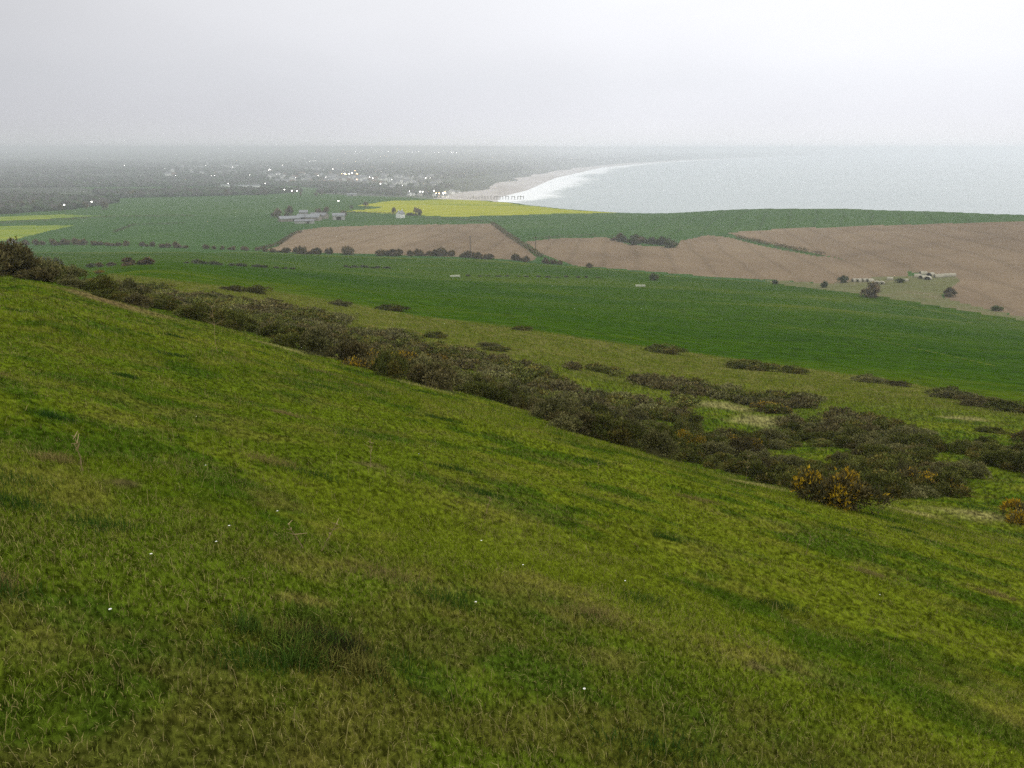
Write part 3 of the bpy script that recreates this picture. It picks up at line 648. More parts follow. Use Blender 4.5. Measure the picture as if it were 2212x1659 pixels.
for k, (U, V, wd, lab) in enumerate(alone):
    x, y, z, r = ground_at(U, V); s = wd / 3.2 * (r / 100 if r > 100 else 1) * 1.35
    ob = place('gorse_bush', gorse_me[k % 7], x, y, s, lab, 'gorse bush', None, s * alone_h, -math.atan2(x, y) + rng.uniform(-.25, .25)); ob.scale = (s * rng.uniform(1.3, 1.9), s * 1.1, s * alone_h * rng.uniform(.5, .9))

# --- hedgerow bushes, farther off
HB = [(.150, .108, .056), (.170, .120, .062), (.115, .095, .046)]; HG = [(.072, .098, .034), (.090, .108, .040), (.110, .098, .046)]
hedge_me = [mesh_only('hedge_bush', *bush_arrays(300 + i, 6, 4.6, 1100, .5, [HB, HB, HG][i % 3], lobes=10), M['hedge']) for i in range(6)]
tree_me = []
def tree(U, V, h, label, group=None, col=0, rmin=60, seed=[0]):
    seed[0] += 1; x, y, z, r = ground_at(U, V, rmin)
    t = empty('tree', (x, y, z - .1)); tag(t, label, 'tree', group)
    if not tree_me:
        for i in range(4):
            Vv, F, T = bush_arrays(400 + i, 1.0, .95, 700, .09, [HB, HG][i % 2], lobes=9, core=False); Vv[:, 2] += .22
            tree_me.append(mesh_only('crown', Vv, F, T, M['hedge']))
            tt = np.linspace(0, 2 * math.pi, 6, endpoint=False); tv = []
            for zz, q in ((-.05, .05), (.3, .032), (.75, .012)): tv += [(math.cos(a_) * q, math.sin(a_) * q, zz) for a_ in tt]
            tf = [(j * 6 + i_, j * 6 + (i_ + 1) % 6, (j + 1) * 6 + (i_ + 1) % 6, (j + 1) * 6 + i_) for j in range(2) for i_ in range(6)]
            o_ = mesh_obj('trunk', np.array(tv), np.array(tf), M['wood']); tree_me.append(o_.data); bpy.data.objects.remove(o_)
    i = (seed[0] * 2 + col) % 4
    for nm, me in (('crown', tree_me[2 * i]), ('trunk', tree_me[2 * i + 1])):
        o = bpy.data.objects.new(nm, me); COL.objects.link(o); o.parent = t
    t.scale = (h * rng.uniform(.85, 1.2), h * rng.uniform(.85, 1.2), h); t.rotation_euler = (0, 0, rng.uniform(0, 6.28))
    return t
def hedge_run(U0, V0, U1, V1, n, size, label, group, jit=2.5, hs=1.0, kinds=(0, 1, 3, 4)):
    for i in range(n):
        f = (i + .5) / n if n > 1 else .5
        x, y, z, r = ground_at(U0 + (U1 - U0) * f, V0 + (V1 - V0) * f, 150)
        s = size * rng.uniform(.75, 1.2) / 6
        place('hedge_bush', hedge_me[kinds[rng.integers(0, len(kinds))]], x + rng.normal(0, jit * .4), y + rng.normal(0, jit), s, label, 'hedge bush', group, s * hs * rng.uniform(.5, 1.35))
for (U0, V0, U1, V1, n, sz, lab) in [
    (20, 526, 130, 530, 8, 7, 'grey brown hedge bush in the row below the left yellow field'), (138, 527, 275, 531, 13, 6.5, 'dark hedge bush in the left row above the pasture'),
    (300, 531, 410, 536, 9, 6, 'dark hedge bush in the second row from the left above the pasture'), (440, 537, 560, 542, 8, 5, 'low hedge bush left of the corner of the brown field'),
    (570, 544, 622, 546, 5, 5.6, 'brown hedge bush at the lower left corner of the brown field'), (640, 548, 712, 549, 7, 7.2, 'brown hedge bush in the first thick clump along the brown field'),
    (735, 549, 765, 551, 3, 7.5, 'brown hedge bush beside a gap in the row along the brown field'), (817, 551, 868, 552, 5, 7.6, 'brown hedge bush in the clump just right of the wide gap'),
    (884, 552, 985, 553, 11, 7.2, 'brown hedge bush in the long middle clump along the brown field'), (993, 554, 1060, 561, 8, 7.0, 'brown hedge bush at the right end of the row along the brown field'),
    (1110, 562, 1148, 566, 4, 7.0, 'brown hedge bush where the diagonal hedge meets the pasture'), (1172, 567, 1212, 573, 5, 5.6, 'grey hedge bush just right of the diagonal hedge foot')]:
    hedge_run(U0, V0, U1, V1, n, sz, lab, lab.replace('hedge bush', 'hedge bushes'), hs=.8)
hedge_run(1325, 518, 1380, 528, 10, 9, 'rounded bush in the left half of the copse between the fields', 'copse bushes left', 8, .8, (2, 5, 0))
hedge_run(1375, 520, 1455, 533, 16, 9, 'dark green bush in the right half of the copse between the fields', 'copse bushes right', 8, .8, (2, 5, 2, 0))
hedge_run(590, 466, 650, 476, 9, 8, 'dark shrub around the left side of the grey farmyard', 'farmyard shrubs', 10, .8, (2, 5, 0))
hedge_run(880, 466, 905, 466, 4, 7, 'shrub just right of the white farmhouse', 'shrubs by the white farmhouse', 5, .8, (2, 5))
hedge_run(740, 577, 850, 580, 12, 4, 'low dark bush in the broken line across the upper pasture', 'low bushes across the pasture', 1.5, .5, (2, 5))
hedge_run(180, 577, 330, 571, 9, 4.5, 'low bush on the left slope of the pasture', 'low bushes on the left pasture slope', 3, .5, (2, 5, 0))
hedge_run(400, 568, 640, 582, 14, 4, 'low dark bush in the faint line below the left hedges', 'low bushes below the left hedges', 1.5, .45, (2, 5))
hedge_run(1000, 596, 1300, 600, 14, 3.6, 'small tussocky bush in the faint line across the middle pasture', 'small bushes in the middle pasture', 1.5, .4, (2, 5))
for (U, V, sz, lab) in [(1272, 578, 6, 'single bush at the pasture boundary beside a pale spot'), (1410, 605, 7, 'dark bush inside the pasture below the copse'), (1880, 640, 9.5, 'large dark bush below the row of arched shelters'),
                        (1945, 610, 6, 'olive bush among the arched shelters'), (2048, 640, 6, 'dark shaggy bush alone on the brown field at right'), (2150, 670, 5.5, 'orange brown bush at the right pasture boundary'),
                        (1822, 610, 8, 'grey bush left of the row of arched shelters'), (1673, 613, 3.6, 'small bush on the pasture boundary below the right fields'), (1780, 621, 5.5, 'low dark bush on the boundary left of the large one'),
                        (760, 450, 8, 'grey bush at the left tip of the yellow field'), (725, 470, 8, 'dark bush right of the farm buildings')]:
    hedge_run(U, V, U, V, 1, sz, lab, None, 0, .75, (2, 5, 0))
# trimmed hedges: long continuous rows
def hedge(pts, wdt, hgt, label, group=None, cols=HB, dens=16, leaf=.5, name='hedge'):
    P = []
    for (u0, v0), (u1, v1) in zip(pts[:-1], pts[1:]):
        for f in np.linspace(0, 1, 8, endpoint=False): P.append(ground_at(u0 + (u1 - u0) * f, v0 + (v1 - v0) * f, 150)[:2])
    P.append(ground_at(*pts[-1], 150)[:2]); P = np.array(P); seg = np.hypot(*np.diff(P, axis=0).T); cum = np.concatenate([[0], np.cumsum(seg)]); L = cum[-1]
    n = int(L * dens); s = rng.uniform(0, L, n); x = np.interp(s, cum, P[:, 0]); y = np.interp(s, cum, P[:, 1]); hh = hgt * (.7 + .5 * vnoise(s * .15, s * 0, 8))
    x = x + rng.uniform(-.5, .5, n) * wdt; y = y + rng.uniform(-.5, .5, n) * wdt; z = height(x, y) + hh * np.sqrt(rng.random(n)) - .2
    v = rng.normal(size=(n, 3)); v /= np.linalg.norm(v, axis=1)[:, None]; sd2 = np.cross(v, rng.normal(size=(n, 3))); sd2 /= np.linalg.norm(sd2, axis=1)[:, None]
    p = np.stack([x, y, z], 1); sz = leaf * rng.uniform(.6, 1.5, n)[:, None]
    V = np.stack([p - sd2 * sz * .6, p + sd2 * sz * .6, p + v * sz * 1.5], 1); c0 = V[0, 0].copy() * 0 + np.array([P[0, 0], P[0, 1], float(height(P[0, 0], P[0, 1]))])
    T = np.array(cols)[rng.integers(0, len(cols), n)] * rng.uniform(.6, 1.5, n)[:, None]
    o = mesh_obj(name, V.reshape(-1, 3) - c0, np.arange(3 * n).reshape(-1, 3), M['hedge'], attrs={'tint': np.repeat(T, 3, 0)}); o.location = c0
    return tag(o, label, 'hedge', group)
hedge([(1064, 484), (1100, 511), (1132, 532), (1168, 556)], 5, 2.8, 'diagonal hedge running down beside the middle brown field', cols=HG + HB)
hedge([(555, 540), (600, 530), (635, 506), (650, 502)], 4, 2.2, 'rough hedge climbing the left side of the brown field', cols=HG + HB, dens=10)
hedge([(1590, 514), (1617, 520)], 4, 3, 'short clipped hedge piece at the upper end of the right row')
hedge([(1622, 521), (1665, 530)], 4, 3.2, 'long clipped hedge piece second in the right row')
hedge([(1674, 533), (1742, 546)], 4, 3.4, 'longest clipped hedge piece in the right row')
hedge([(1757, 550), (1778, 553)], 4, 3.2, 'last short clipped hedge piece at the lower end of the right row')
hedge([(245, 503), (290, 486), (400, 483)], 5, 2, 'curved dark hedge around the left green field', cols=HG, dens=5)
hedge([(0, 483), (150, 475), (230, 469), (420, 467)], 5, 2.4, 'thin hedge under the upper left yellow strip', cols=HG + HB, dens=6)
hedge([(1140, 517), (1240, 510), (1330, 511)], 4, 1.8, 'low dark hedge above the middle right brown field', cols=HG, dens=5)
hedge([(735, 458), (800, 461), (860, 462)], 5, 2.4, 'dark hedge leading to the white farmhouse', cols=HB, dens=7)
hedge([(905, 471), (1000, 476), (1062, 481)], 4, 2.0, 'low hedge along the top of the middle brown field', cols=HG, dens=6)
for (U, V, h_, lab) in [(600, 470, 11, 'tree at the far left of the farmyard'), (628, 468, 12, 'dense tree behind the left farm shed'), (690, 468, 10, 'tree behind the long farm shed'), (705, 466, 10, 'tree behind the right farm shed'),
                        (742, 472, 9, 'dark tree beside the small square barn'), (850, 463, 8, 'tree just left of the white farmhouse'), (898, 464, 9, 'tree right of the white farmhouse'), (908, 465, 7, 'small tree farthest right of the white farmhouse'),
                        (790, 448, 8, 'tree in the notch of the yellow field')]:
    tree(U, V, h_, lab)
for i in range(34):
    U = rng.uniform(0, 700); V = 452 + rng.uniform(-4, 6) if U < 240 else 421 + rng.uniform(-4, 6) + (U - 240) * -.004
    tree(U, V, rng.uniform(7, 11), 'small hazy tree at the near edge of the far left woods', 'trees at the near edge of the woods')

# --- far woodland as one mass
n = 120000; r = np.exp(rng.uniform(math.log(1700), math.log(13000), n)); a = rng.uniform(-.62, .22, n); wx_, wy_ = r * np.sin(a), r * np.cos(a); wz = height(wx_, wy_); wu, wvv = project(wx_, wy_, wz)
mk = np.zeros(n, bool)
for P in WOOD: mk |= inpoly(wu, wvv, P)
mk &= (shore_dist(wx_, wy_) > 260)
vill = inpoly(wu, wvv, [(680, 374), (960, 376), (1010, 400), (900, 408), (690, 394)])
mk |= (fbm(wx_ * .0022, wy_ * .0022, 91, 3) > .60) & (wvv < 400) & (shore_dist(wx_, wy_) > 320) & (rng.random(n) < .35)
n2 = 60000; r2_ = np.exp(rng.uniform(math.log(1400), math.log(2900), n2)); a2_ = rng.uniform(-.62, 0, n2); x2_, y2_ = r2_ * np.sin(a2_), r2_ * np.cos(a2_); z2_ = height(x2_, y2_); u2_, v2_ = project(x2_, y2_, z2_); m2_ = np.zeros(n2, bool)
for P in WOOD[:4] + [WOOD[5]]: m2_ |= inpoly(u2_, v2_, P)
i2_ = np.nonzero(m2_)[0][:5000]; print('near woods', m2_.sum())
mk &= ~inpoly(wu, wvv, [(150, 402), (640, 402), (760, 410), (700, 417), (240, 415)])
mk &= ~(vill & (rng.random(n) < .85))
i1_ = np.nonzero(mk)[0][:8000]
wx_, wy_, wz, r = [np.concatenate([p[i1_], q[i2_]]) for p, q in ((wx_, x2_), (wy_, y2_), (wz, z2_), (r, r2_))]
sel = np.arange(len(wx_))
ico = np.array([(0, 0, -1), (.89, 0, -.45), (.28, .85, -.45), (-.72, .53, -.45), (-.72, -.53, -.45), (.28, -.85, -.45), (.72, .53, .45), (-.28, .85, .45), (-.89, 0, .45), (-.28, -.85, .45), (.72, -.53, .45), (0, 0, 1)])
icf = np.array([(0, 2, 1), (0, 3, 2), (0, 4, 3), (0, 5, 4), (0, 1, 5), (1, 2, 6), (2, 3, 7), (3, 4, 8), (4, 5, 9), (5, 1, 10), (1, 6, 10), (2, 7, 6), (3, 8, 7), (4, 9, 8), (5, 10, 9), (6, 7, 11), (7, 8, 11), (8, 9, 11), (9, 10, 11), (10, 6, 11)])
ns = len(sel); ctr = np.stack([wx_[sel], wy_[sel], wz[sel]], 1); sc_ = rng.uniform(3.5, 7, ns) * (1 + r[sel] / 9000)
Vw = ico[None] * (1 + rng.normal(0, .22, (ns, 12, 3))) * sc_[:, None, None] * np.array([1.2, 1.2, .8]) + ctr[:, None] + np.array([0, 0, 1])[None, None] * (sc_ * .5)[:, None, None]
Fw = (icf[None] + (np.arange(ns) * 12)[:, None, None]).reshape(-1, 3)
Tw = np.repeat(np.array([(.038, .038, .034), (.055, .048, .046), (.042, .055, .034)])[rng.integers(0, 3, ns)] * rng.uniform(.7, 1.4, ns)[:, None], 12, 0)
o = mesh_obj('woodland', Vw.reshape(-1, 3), Fw, M['hedge'], attrs={'tint': Tw}); tag(o, 'dark hazy woodland spread over the far lowland', 'woodland', None, 'stuff')
print('woodland', ns)

# ------------------------------------------------------------------ buildings
def box(x0, y0, z0, x1, y1, z1):
    V = np.array([(x, y, z) for z in (z0, z1) for x, y in ((x0, y0), (x1, y0), (x1, y1), (x0, y1))], float)
    return V, np.array([(3, 2, 1, 0), (4, 5, 6, 7), (0, 1, 5, 4), (1, 2, 6, 5), (2, 3, 7, 6), (3, 0, 4, 7)])
def join(parts):
    Vs, Fs = [], []; b0 = 0
    for V, F in parts: Vs.append(V); Fs.append(F + b0); b0 += len(V)
    return np.concatenate(Vs), Fs
def gable_walls(L, W, H, G_):
    # walls with pointed ends; ridge along x
    V = np.array([(-L/2, -W/2, -1.5), (L/2, -W/2, -1.5), (L/2, W/2, -1.5), (-L/2, W/2, -1.5), (-L/2, -W/2, H), (L/2, -W/2, H), (L/2, W/2, H), (-L/2, W/2, H), (-L/2, 0, H + G_), (L/2, 0, H + G_)], float)
    return V, [np.array([(0, 1, 5, 4), (2, 3, 7, 6)]), np.array([(1, 2, 6), (3, 0, 4)]), np.array([(1, 6, 9), (1, 9, 5), (3, 4, 8), (3, 8, 7)])]
def gable_roof(L, W, H, G_, o=.5, t=.25):
    s = G_ / (W / 2); w2 = W / 2 + o; zl = H - o * s + .05; zr = H + G_ + .05; l = L / 2 + o
    V = np.array([(-l, -w2, zl), (l, -w2, zl), (l, 0, zr), (-l, 0, zr), (-l, w2, zl), (l, w2, zl)] + [(-l, -w2, zl + t), (l, -w2, zl + t), (l, 0, zr + t), (-l, 0, zr + t), (-l, w2, zl + t), (l, w2, zl + t)], float)
    return V, np.array([(6, 7, 8, 9), (9, 8, 11, 10), (3, 2, 1, 0), (4, 5, 2, 3), (0, 1, 7, 6), (5, 4, 10, 11), (0, 6, 9, 3), (3, 9, 10, 4), (1, 2, 8, 7), (2, 5, 11, 8)])
def building(name, U, V, L, W, H, G_, rot, label, cat, group=None, wall='stone', roof='slate', chimneys=(), wins=(), door=None, rmin=300, flat=False):
    x, y, z, r = ground_at(U, V, rmin)
    b = empty(name, (x, y, z), R(rot) - math.atan2(x, y)); tag(b, label, cat, group)
    v, f = gable_walls(L, W, H, G_); mesh_obj('wall', v, f, M[wall], b)
    v, f = gable_roof(L, W, H, G_); ro = mesh_obj('roof', v, f, M[roof], b)
    for cxp in chimneys:
        v, f = join([box(cxp - .5, -.45, H + G_ * .5, cxp + .5, .45, H + G_ + 1.6), box(cxp - .2, -.2, H + G_ + 1.6, cxp + .2, .2, H + G_ + 2.2)]); mesh_obj('chimney', v, f, M[wall], ro)
    for (wx, wz) in wins:
        v, f = box(wx - .5, -W / 2 - .06, wz - .6, wx + .5, -W / 2 + .05, wz + .6); mesh_obj('window', v, f, M['glass'], b)
    if door is not None:
        v, f = box(door[0] - door[1] / 2, -W / 2 - .08, -.2, door[0] + door[1] / 2, -W / 2 + .05, door[2]); mesh_obj('door', v, f, M['dark'], b)
    return b
building('farmhouse', 865, 470.5, 11, 7, 5.6, 3.2, 60, 'white farmhouse with a gable and chimneys before the yellow field', 'farmhouse', wall='white', roof='slate', chimneys=(-4.6, 4.6), wins=((-3, 1.5), (3, 1.5), (-3, 4.2), (0, 4.2), (3, 4.2)), door=(0, 1.1, 2.1))
building('farm_shed', 625, 478, 24, 12, 3.6, 2.6, 14, 'pale roofed low farm shed at the left of the farmyard', 'farm shed', roof='sheet', door=(5, 4, 3))
building('farm_shed', 656, 466.5, 11, 9, 5, 2.6, 0, 'small farm shed with the palest roof at the back of the farmyard', 'farm shed', roof='sheet', door=(0, 3, 3))
building('farm_shed', 668, 476, 28, 15, 4.2, 3.4, -18, 'longest grey roofed farm shed in the middle of the farmyard', 'farm shed', roof='sheet', door=(-6, 5, 3.6))
building('farm_shed', 690, 472, 20, 12, 4.4, 2.8, -25, 'grey blue farm shed right of the longest one', 'farm shed', roof='slate', door=(0, 4, 3.2))
building('farm_shed', 658, 482.5, 22, 7, 3.0, 1.6, -4, 'low front farm shed with white doors', 'farm shed', roof='slate', wall='render', door=(4, 3, 2.4))
building('square_barn', 732, 474.5, 15, 12, 5.4, 2.6, 0, 'square barn with a pale green roof right of the farmyard', 'barn', roof='sheet', wall='render', door=(0, 6, 4))
building('barn', 760, 423.5, 21, 9, 3.6, 2.2, 4, 'pale roofed barn alone beyond the yellow field', 'barn', roof='sheet', wall='render', door=(0, 4, 3))
building('long_building', 535, 405, 70, 9, 5.0, 2.4, 3, 'long white building among the far left woods', 'long building', wall='white', roof='sheet', door=(0, 4, 3))
building('long_building', 487, 405, 24, 10, 6.0, 2.4, -3, 'shorter white building left of the long one', 'long building', wall='white', roof='sheet', door=(0, 4, 3))
def crop7(x, y): return (1300 + x / 3.16) * .54, (560 + y / 3.16) * .54
def crop8(x, y): return (650 + x / 2.949) * .54, (600 + y / 2.949) * .54
def crop1(x, y): return (x / 2.011) * .54, (500 + y / 2.011) * .54
# apartment blocks
apt = None
for k, (cxx, cyy_, wd, lab) in enumerate([(820, 532, 16, 'narrow pale block of flats left of the taller group'), (962, 532, 24, 'pale block of flats, left one of the close pair'), (1072, 532, 26, 'pale block of flats, right one of the close pair'), (1205, 532, 30, 'widest greyish block of flats nearest the beach')]):
    U, V = crop7(cxx, cyy_); x, y, z, r = ground_at(U, V, 1500)
    b = empty('apartment_block', (x, y, z), -math.atan2(x, y)); tag(b, lab, 'flats')
    v, f = join([box(-wd / 2, 0, -2, wd / 2, 14, 15), box(-wd / 2 + 3, 3, 15, -wd / 2 + 7, 8, 17)]); mesh_obj('wall', v, f, M['white' if k < 3 else 'render'], b)
    v, f = box(-wd / 2 - .4, -.4, 14.9, wd / 2 + .4, 14.4, 15.4); mesh_obj('roof', v, f, M['slate'], b)
    nb = int(wd // 6)
    for i in range(nb):
        xx = -wd / 2 + (i + .5) * wd / nb
        v, f = join([box(xx - 1.4, -.12, 1 + 3.4 * j, xx + 1.4, .1, 3.4 + 3.4 * j) for j in range(4)]); mesh_obj('window', v, f, M['glass'], b)
# village houses (a few pixels each): walls and roof in one mesh
hv = []
for (L, W, H, G_) in ((11, 7, 5, 3), (14, 8, 5.4, 3.2), (9, 7, 4.6, 3)):
    v1, f1 = gable_walls(L, W, H, G_); v2, f2 = gable_roof(L, W, H, G_)
    for wm in ('white', 'render', 'stone'):
        fs = list(f1) + [f2 + len(v1)]; mi = [0] * sum(len(q) for q in f1) + [1] * len(f2)
        o = mesh_obj('house', np.concatenate([v1, v2]), fs, mats=[M[wm], M['tile' if wm == 'stone' else 'slate']], midx=mi); hv.append(o.data); bpy.data.objects.remove(o)
def house(U, V, k, s, label, group, rot=None):
    x, y, z, r = ground_at(U, V, 1500)
    o = bpy.data.objects.new('house', hv[k % len(hv)]); COL.objects.link(o); o.location = (x, y, z); o.scale = (s, s, s); o.rotation_euler = (0, 0, rng.uniform(0, 3.14) if rot is None else rot)
    tag(o, label, 'house', group)
for k, (x_, y_, s) in enumerate([(850, 630, 1.6), (800, 622, 1.2), (745, 615, 1.1), (700, 610, 1.0), (1070, 702, 1.1), (1110, 703, 1.0), (1200, 708, 1.0), (1380, 708, 1.0), (1450, 728, 1.0), (1510, 700, 1.3), (1545, 690, 1.2), (1600, 682, 1.6), (1520, 730, 1.2), (1660, 672, 1.0), (1690, 670, .9)]):
    U, V = crop7(x_, y_); house(U, V, [0, 1, 4, 0, 3, 0, 4, 0, 1, 0, 4, 0, 3, 1, 0][k], s, 'pale house near the landward end of the beach', 'houses near the beach')
for k in range(110):
    U = rng.uniform(600, 960); V = rng.uniform(378, 397) + (U - 600) * .012
    house(U, V, int(rng.integers(0, 9)), rng.uniform(1.1, 1.8), 'hazy house in the village below the woods', 'houses in the village')
for k in range(50):
    U = rng.uniform(350, 820); V = rng.uniform(352, 380)
    house(U, V, int(rng.integers(0, 9)), rng.uniform(1.1, 1.8), 'faint house in the far hazy town', 'houses in the far town')
for (u0, u1, v0, v1, n_) in ((380, 440, 362, 366, 8), (478, 512, 360, 365, 8), (560, 620, 382, 388, 6), (700, 790, 384, 392, 10), (830, 900, 396, 402, 8), (640, 700, 366, 372, 6)):
    for k in range(n_):
        house(rng.uniform(u0, u1), rng.uniform(v0, v1), int(rng.integers(0, 3)) * 3, rng.uniform(1.6, 2.4), 'pale building in a bright row of the hazy town', 'bright rows of buildings in the town')
for k in range(26):
    U = rng.uniform(700, 1090); V = rng.uniform(329, 336)
    house(U, V, 0, rng.uniform(2.4, 4), 'barely visible pale building near the horizon', 'buildings near the horizon')

# ------------------------------------------------------------------ lamps
def uvsphere(rad_, z, k=10, mm=6):
    V = [(rad_ * math.sin(math.pi * i / mm) * math.cos(2 * math.pi * j / k), rad_ * math.sin(math.pi * i / mm) * math.sin(2 * math.pi * j / k), z - rad_ * math.cos(math.pi * i / mm)) for i in range(mm + 1) for j in range(k)]
    F = [(i * k + j, i * k + (j + 1) % k, (i + 1) * k + (j + 1) % k, (i + 1) * k + j) for i in range(mm) for j in range(k)]
    return np.array(V), np.array(F)
lamp_me = {}
for key, (rd, hh, mt) in {'w': (.85, 12, 'lamp_w'), 'W': (1.5, 13, 'lamp_w'), 'o': (1.3, 12, 'lamp_o'), 'O': (2.3, 13, 'lamp_w'), 'f': (4.6, 26, 'lamp_far')}.items():
    v, f = join([box(-.12, -.12, -1, .12, .12, hh - rd)]); o = mesh_obj('pole', v, f, M['dark']); pm = o.data; bpy.data.objects.remove(o)
    v, f = uvsphere(rd, hh); o = mesh_obj('lamp_head', v, f, M[mt], smooth=True); lamp_me[key] = (pm, o.data); bpy.data.objects.remove(o)
def lamp(U, V, key, label, group):
    x, y, z, r = ground_at(U, V + 1.5 if key != 'f' else V + 1, 900)
    t = empty('street_lamp', (x, y, z)); tag(t, label, 'street lamp', group)
    for nm, me in zip(('pole', 'lamp_head'), lamp_me[key]):
        o = bpy.data.objects.new(nm, me); COL.objects.link(o); o.parent = t
g1 = 'street lamps across the hazy town'
for (x_, y_, k) in [(30, 233, 'w'), (513, 200, 'W'), (712, 212, 'w'), (830, 218, 'w'), (1035, 322, 'w'), (1130, 75, 'w'), (1245, 82, 'W'), (1258, 262, 'W'), (1270, 252, 'W'), (1418, 198, 'W'), (1352, 313, 'w'), (1455, 80, 'w'), (1575, 358, 'w'),
                    (1678, 310, 'w'), (1738, 143, 'W'), (1778, 140, 'W'), (1803, 137, 'W'), (1785, 93, 'w'), (1838, 330, 'w'), (1930, 350, 'w'), (2012, 248, 'W'), (615, 332, 'w'), (578, 330, 'w'), (160, 328, 'w')]:
    lamp(*crop8(x_, y_), k, 'white lamp glowing in the hazy far town', g1)
for (x_, y_) in [(1215, 437), (780, 438), (1530, 545), (1590, 545), (1443, 528)]:
    lamp(*crop8(x_, y_), 'w', 'white lamp glowing at the edge of the woods', 'lamps at the woods edge')
lamp(*crop8(2082, 690), 'w', 'single white lamp at the left tip of the yellow field', None)
lamp(*crop1(1003, 338), 'W', 'bright white lamp alone on the far left hillside', None); lamp(*crop1(526, 705), 'w', 'small white lamp above the upper left yellow strip', None); lamp(*crop1(745, 678), 'w', 'dim lamp right of the one above the left yellow strip', None)
for (x_, y_, k) in [(213, 455, 'o'), (250, 456, 'O'), (266, 461, 'o'), (305, 457, 'O'), (345, 447, 'O'), (383, 412, 'o'), (400, 455, 'o'), (415, 460, 'o'), (373, 492, 'O'), (402, 533, 'o')]:
    lamp(*crop7(x_, y_), k, 'orange lamp in the bright cluster of the village', 'orange lamps in the village')
for (x_, y_, k) in [(540, 262, 'w'), (103, 390, 'W'), (565, 505, 'W'), (607, 520, 'W'), (710, 427, 'w'), (845, 537, 'w'), (945, 540, 'w'), (1040, 538, 'w'), (1275, 518, 'W'), (1330, 510, 'w'), (702, 600, 'W'), (980, 617, 'w')]:
    lamp(*crop7(x_, y_), k, 'white lamp beside the pale flats of the village', 'lamps near the flats')
for (x_, y_, k) in [(1070, 695, 'w'), (1203, 705, 'W'), (1235, 708, 'W'), (1378, 695, 'W'), (1408, 725, 'o'), (1445, 725, 'o'), (1500, 728, 'O'), (1520, 712, 'o')]:
    lamp(*crop7(x_, y_), k, 'lamp among the houses above the beach', 'lamps above the beach')
for (x_, y_) in [(10, 152), (165, 158), (255, 155), (390, 170), (440, 160), (480, 150), (645, 158), (725, 162), (800, 165), (915, 172), (1030, 150), (1060, 158), (1110, 168), (1150, 168), (1185, 160), (1350, 155), (1388, 180), (1440, 180), (1500, 150), (1600, 180), (1630, 180), (1660, 180), (1850, 158), (2050, 150)]:
    lamp(*crop7(x_, y_), 'f', 'blurred floodlight on the hazy horizon', 'floodlights on the horizon')

# ------------------------------------------------------------------ pier, poles, shelters, troughs
x0, y0, _, r0 = ground_at(1008, 430.5, 1500); a0 = math.atan2(x0, y0); x1 = 2230 * math.sin(float(u_az(1131))); y1 = 2230 * math.cos(float(u_az(1131))); x0 = 2230 * math.sin(float(u_az(1008))); y0 = 2230 * math.cos(float(u_az(1008)))
pr_ = empty('wooden_pier', (x0, y0, 0)); tag(pr_, 'old timber pier of bare posts running from the beach into the surf', 'pier')
npst = 20; hts = [3, 4, 9, 5, 6, 9.5, 8, 8, 9, 8, 9, 7, 8, 9.5, 8, 8, 8, 8, 9, 8.5]
for i in range(npst):
    f = i / (npst - 1); px_, py_ = (x1 - x0) * f, (y1 - y0) * f
    v, fq = box(px_ - .65, py_ - .65, -4, px_ + .8, py_ + .8, hts[i] * 1.1); v[4:, :2] += rng.normal(0, .5, 2); mesh_obj('post', v, fq, M['wood'], pr_)
for (i, j) in ((9, 11), (13, 14), (15, 16), (17, 19)):
    f, g_ = i / (npst - 1), j / (npst - 1); dx, dy = x1 - x0, y1 - y0
    V = np.array([(dx * q, dy * q + s, z) for z in (6.8, 8.0) for q, s in ((f, -.5), (g_, -.5), (g_, .5), (f, .5))]); mesh_obj('beam', V, np.array([(3, 2, 1, 0), (4, 5, 6, 7), (0, 1, 5, 4), (1, 2, 6, 5), (2, 3, 7, 6), (3, 0, 4, 7)]), M['wood'], pr_)
def pole(U, V, h, label):
    x, y, z, r = ground_at(U, V, 300); t = empty('telegraph_pole', (x, y, z)); tag(t, label, 'telegraph pole')
    tt = np.linspace(0, 2 * math.pi, 8, endpoint=False); v = np.array([(math.cos(a_) * q, math.sin(a_) * q, zz) for zz, q in ((-.5, .32), (h, .22)) for a_ in tt]); mesh_obj('shaft', v, np.array([(i, (i + 1) % 8, 8 + (i + 1) % 8, 8 + i) for i in range(8)]), M['wood'], t)
    v, f = box(-1.1, -.12, h - .9, 1.1, .12, h - .6); mesh_obj('crossarm', v, f, M['wood'], t)
pole(1016, 545, 13, 'thin telegraph pole in front of the middle brown field'); pole(1157, 540, 11, 'thin telegraph pole beside the foot of the diagonal hedge'); pole(660, 482, 10, 'telegraph pole in the farmyard'); pole(1186, 520, 5, 'short post in the field right of the diagonal hedge')
# arched shelters
k = 12; tt = np.linspace(0, math.pi, k + 1)
def arc_mesh(rd, ln, dx=0):
    V = []; F = []
    for q, rq in ((-ln / 2, rd), (ln / 2, rd), (ln / 2, rd - .12), (-ln / 2, rd - .12)): V += [(math.cos(a_) * rq + dx, q, math.sin(a_) * rq) for a_ in tt]
    m_ = k + 1
    for (p, q) in ((0, 1), (1, 2), (2, 3), (3, 0)): F += [(p * m_ + i, p * m_ + i + 1, q * m_ + i + 1, q * m_ + i) for i in range(k)]
    return np.array(V), np.array(F)
v, f = arc_mesh(2.2, 4.2); o = mesh_obj('arched_roof', v, f, M['ark'], smooth=False); arc_me = o.data; bpy.data.objects.remove(o)
ev = np.array([(math.cos(a_) * 2.1, 0, math.sin(a_) * 2.1) for a_ in tt]); EV = np.concatenate([ev + (0, -1.9, 0), ev + (0, -1.8, 0)])
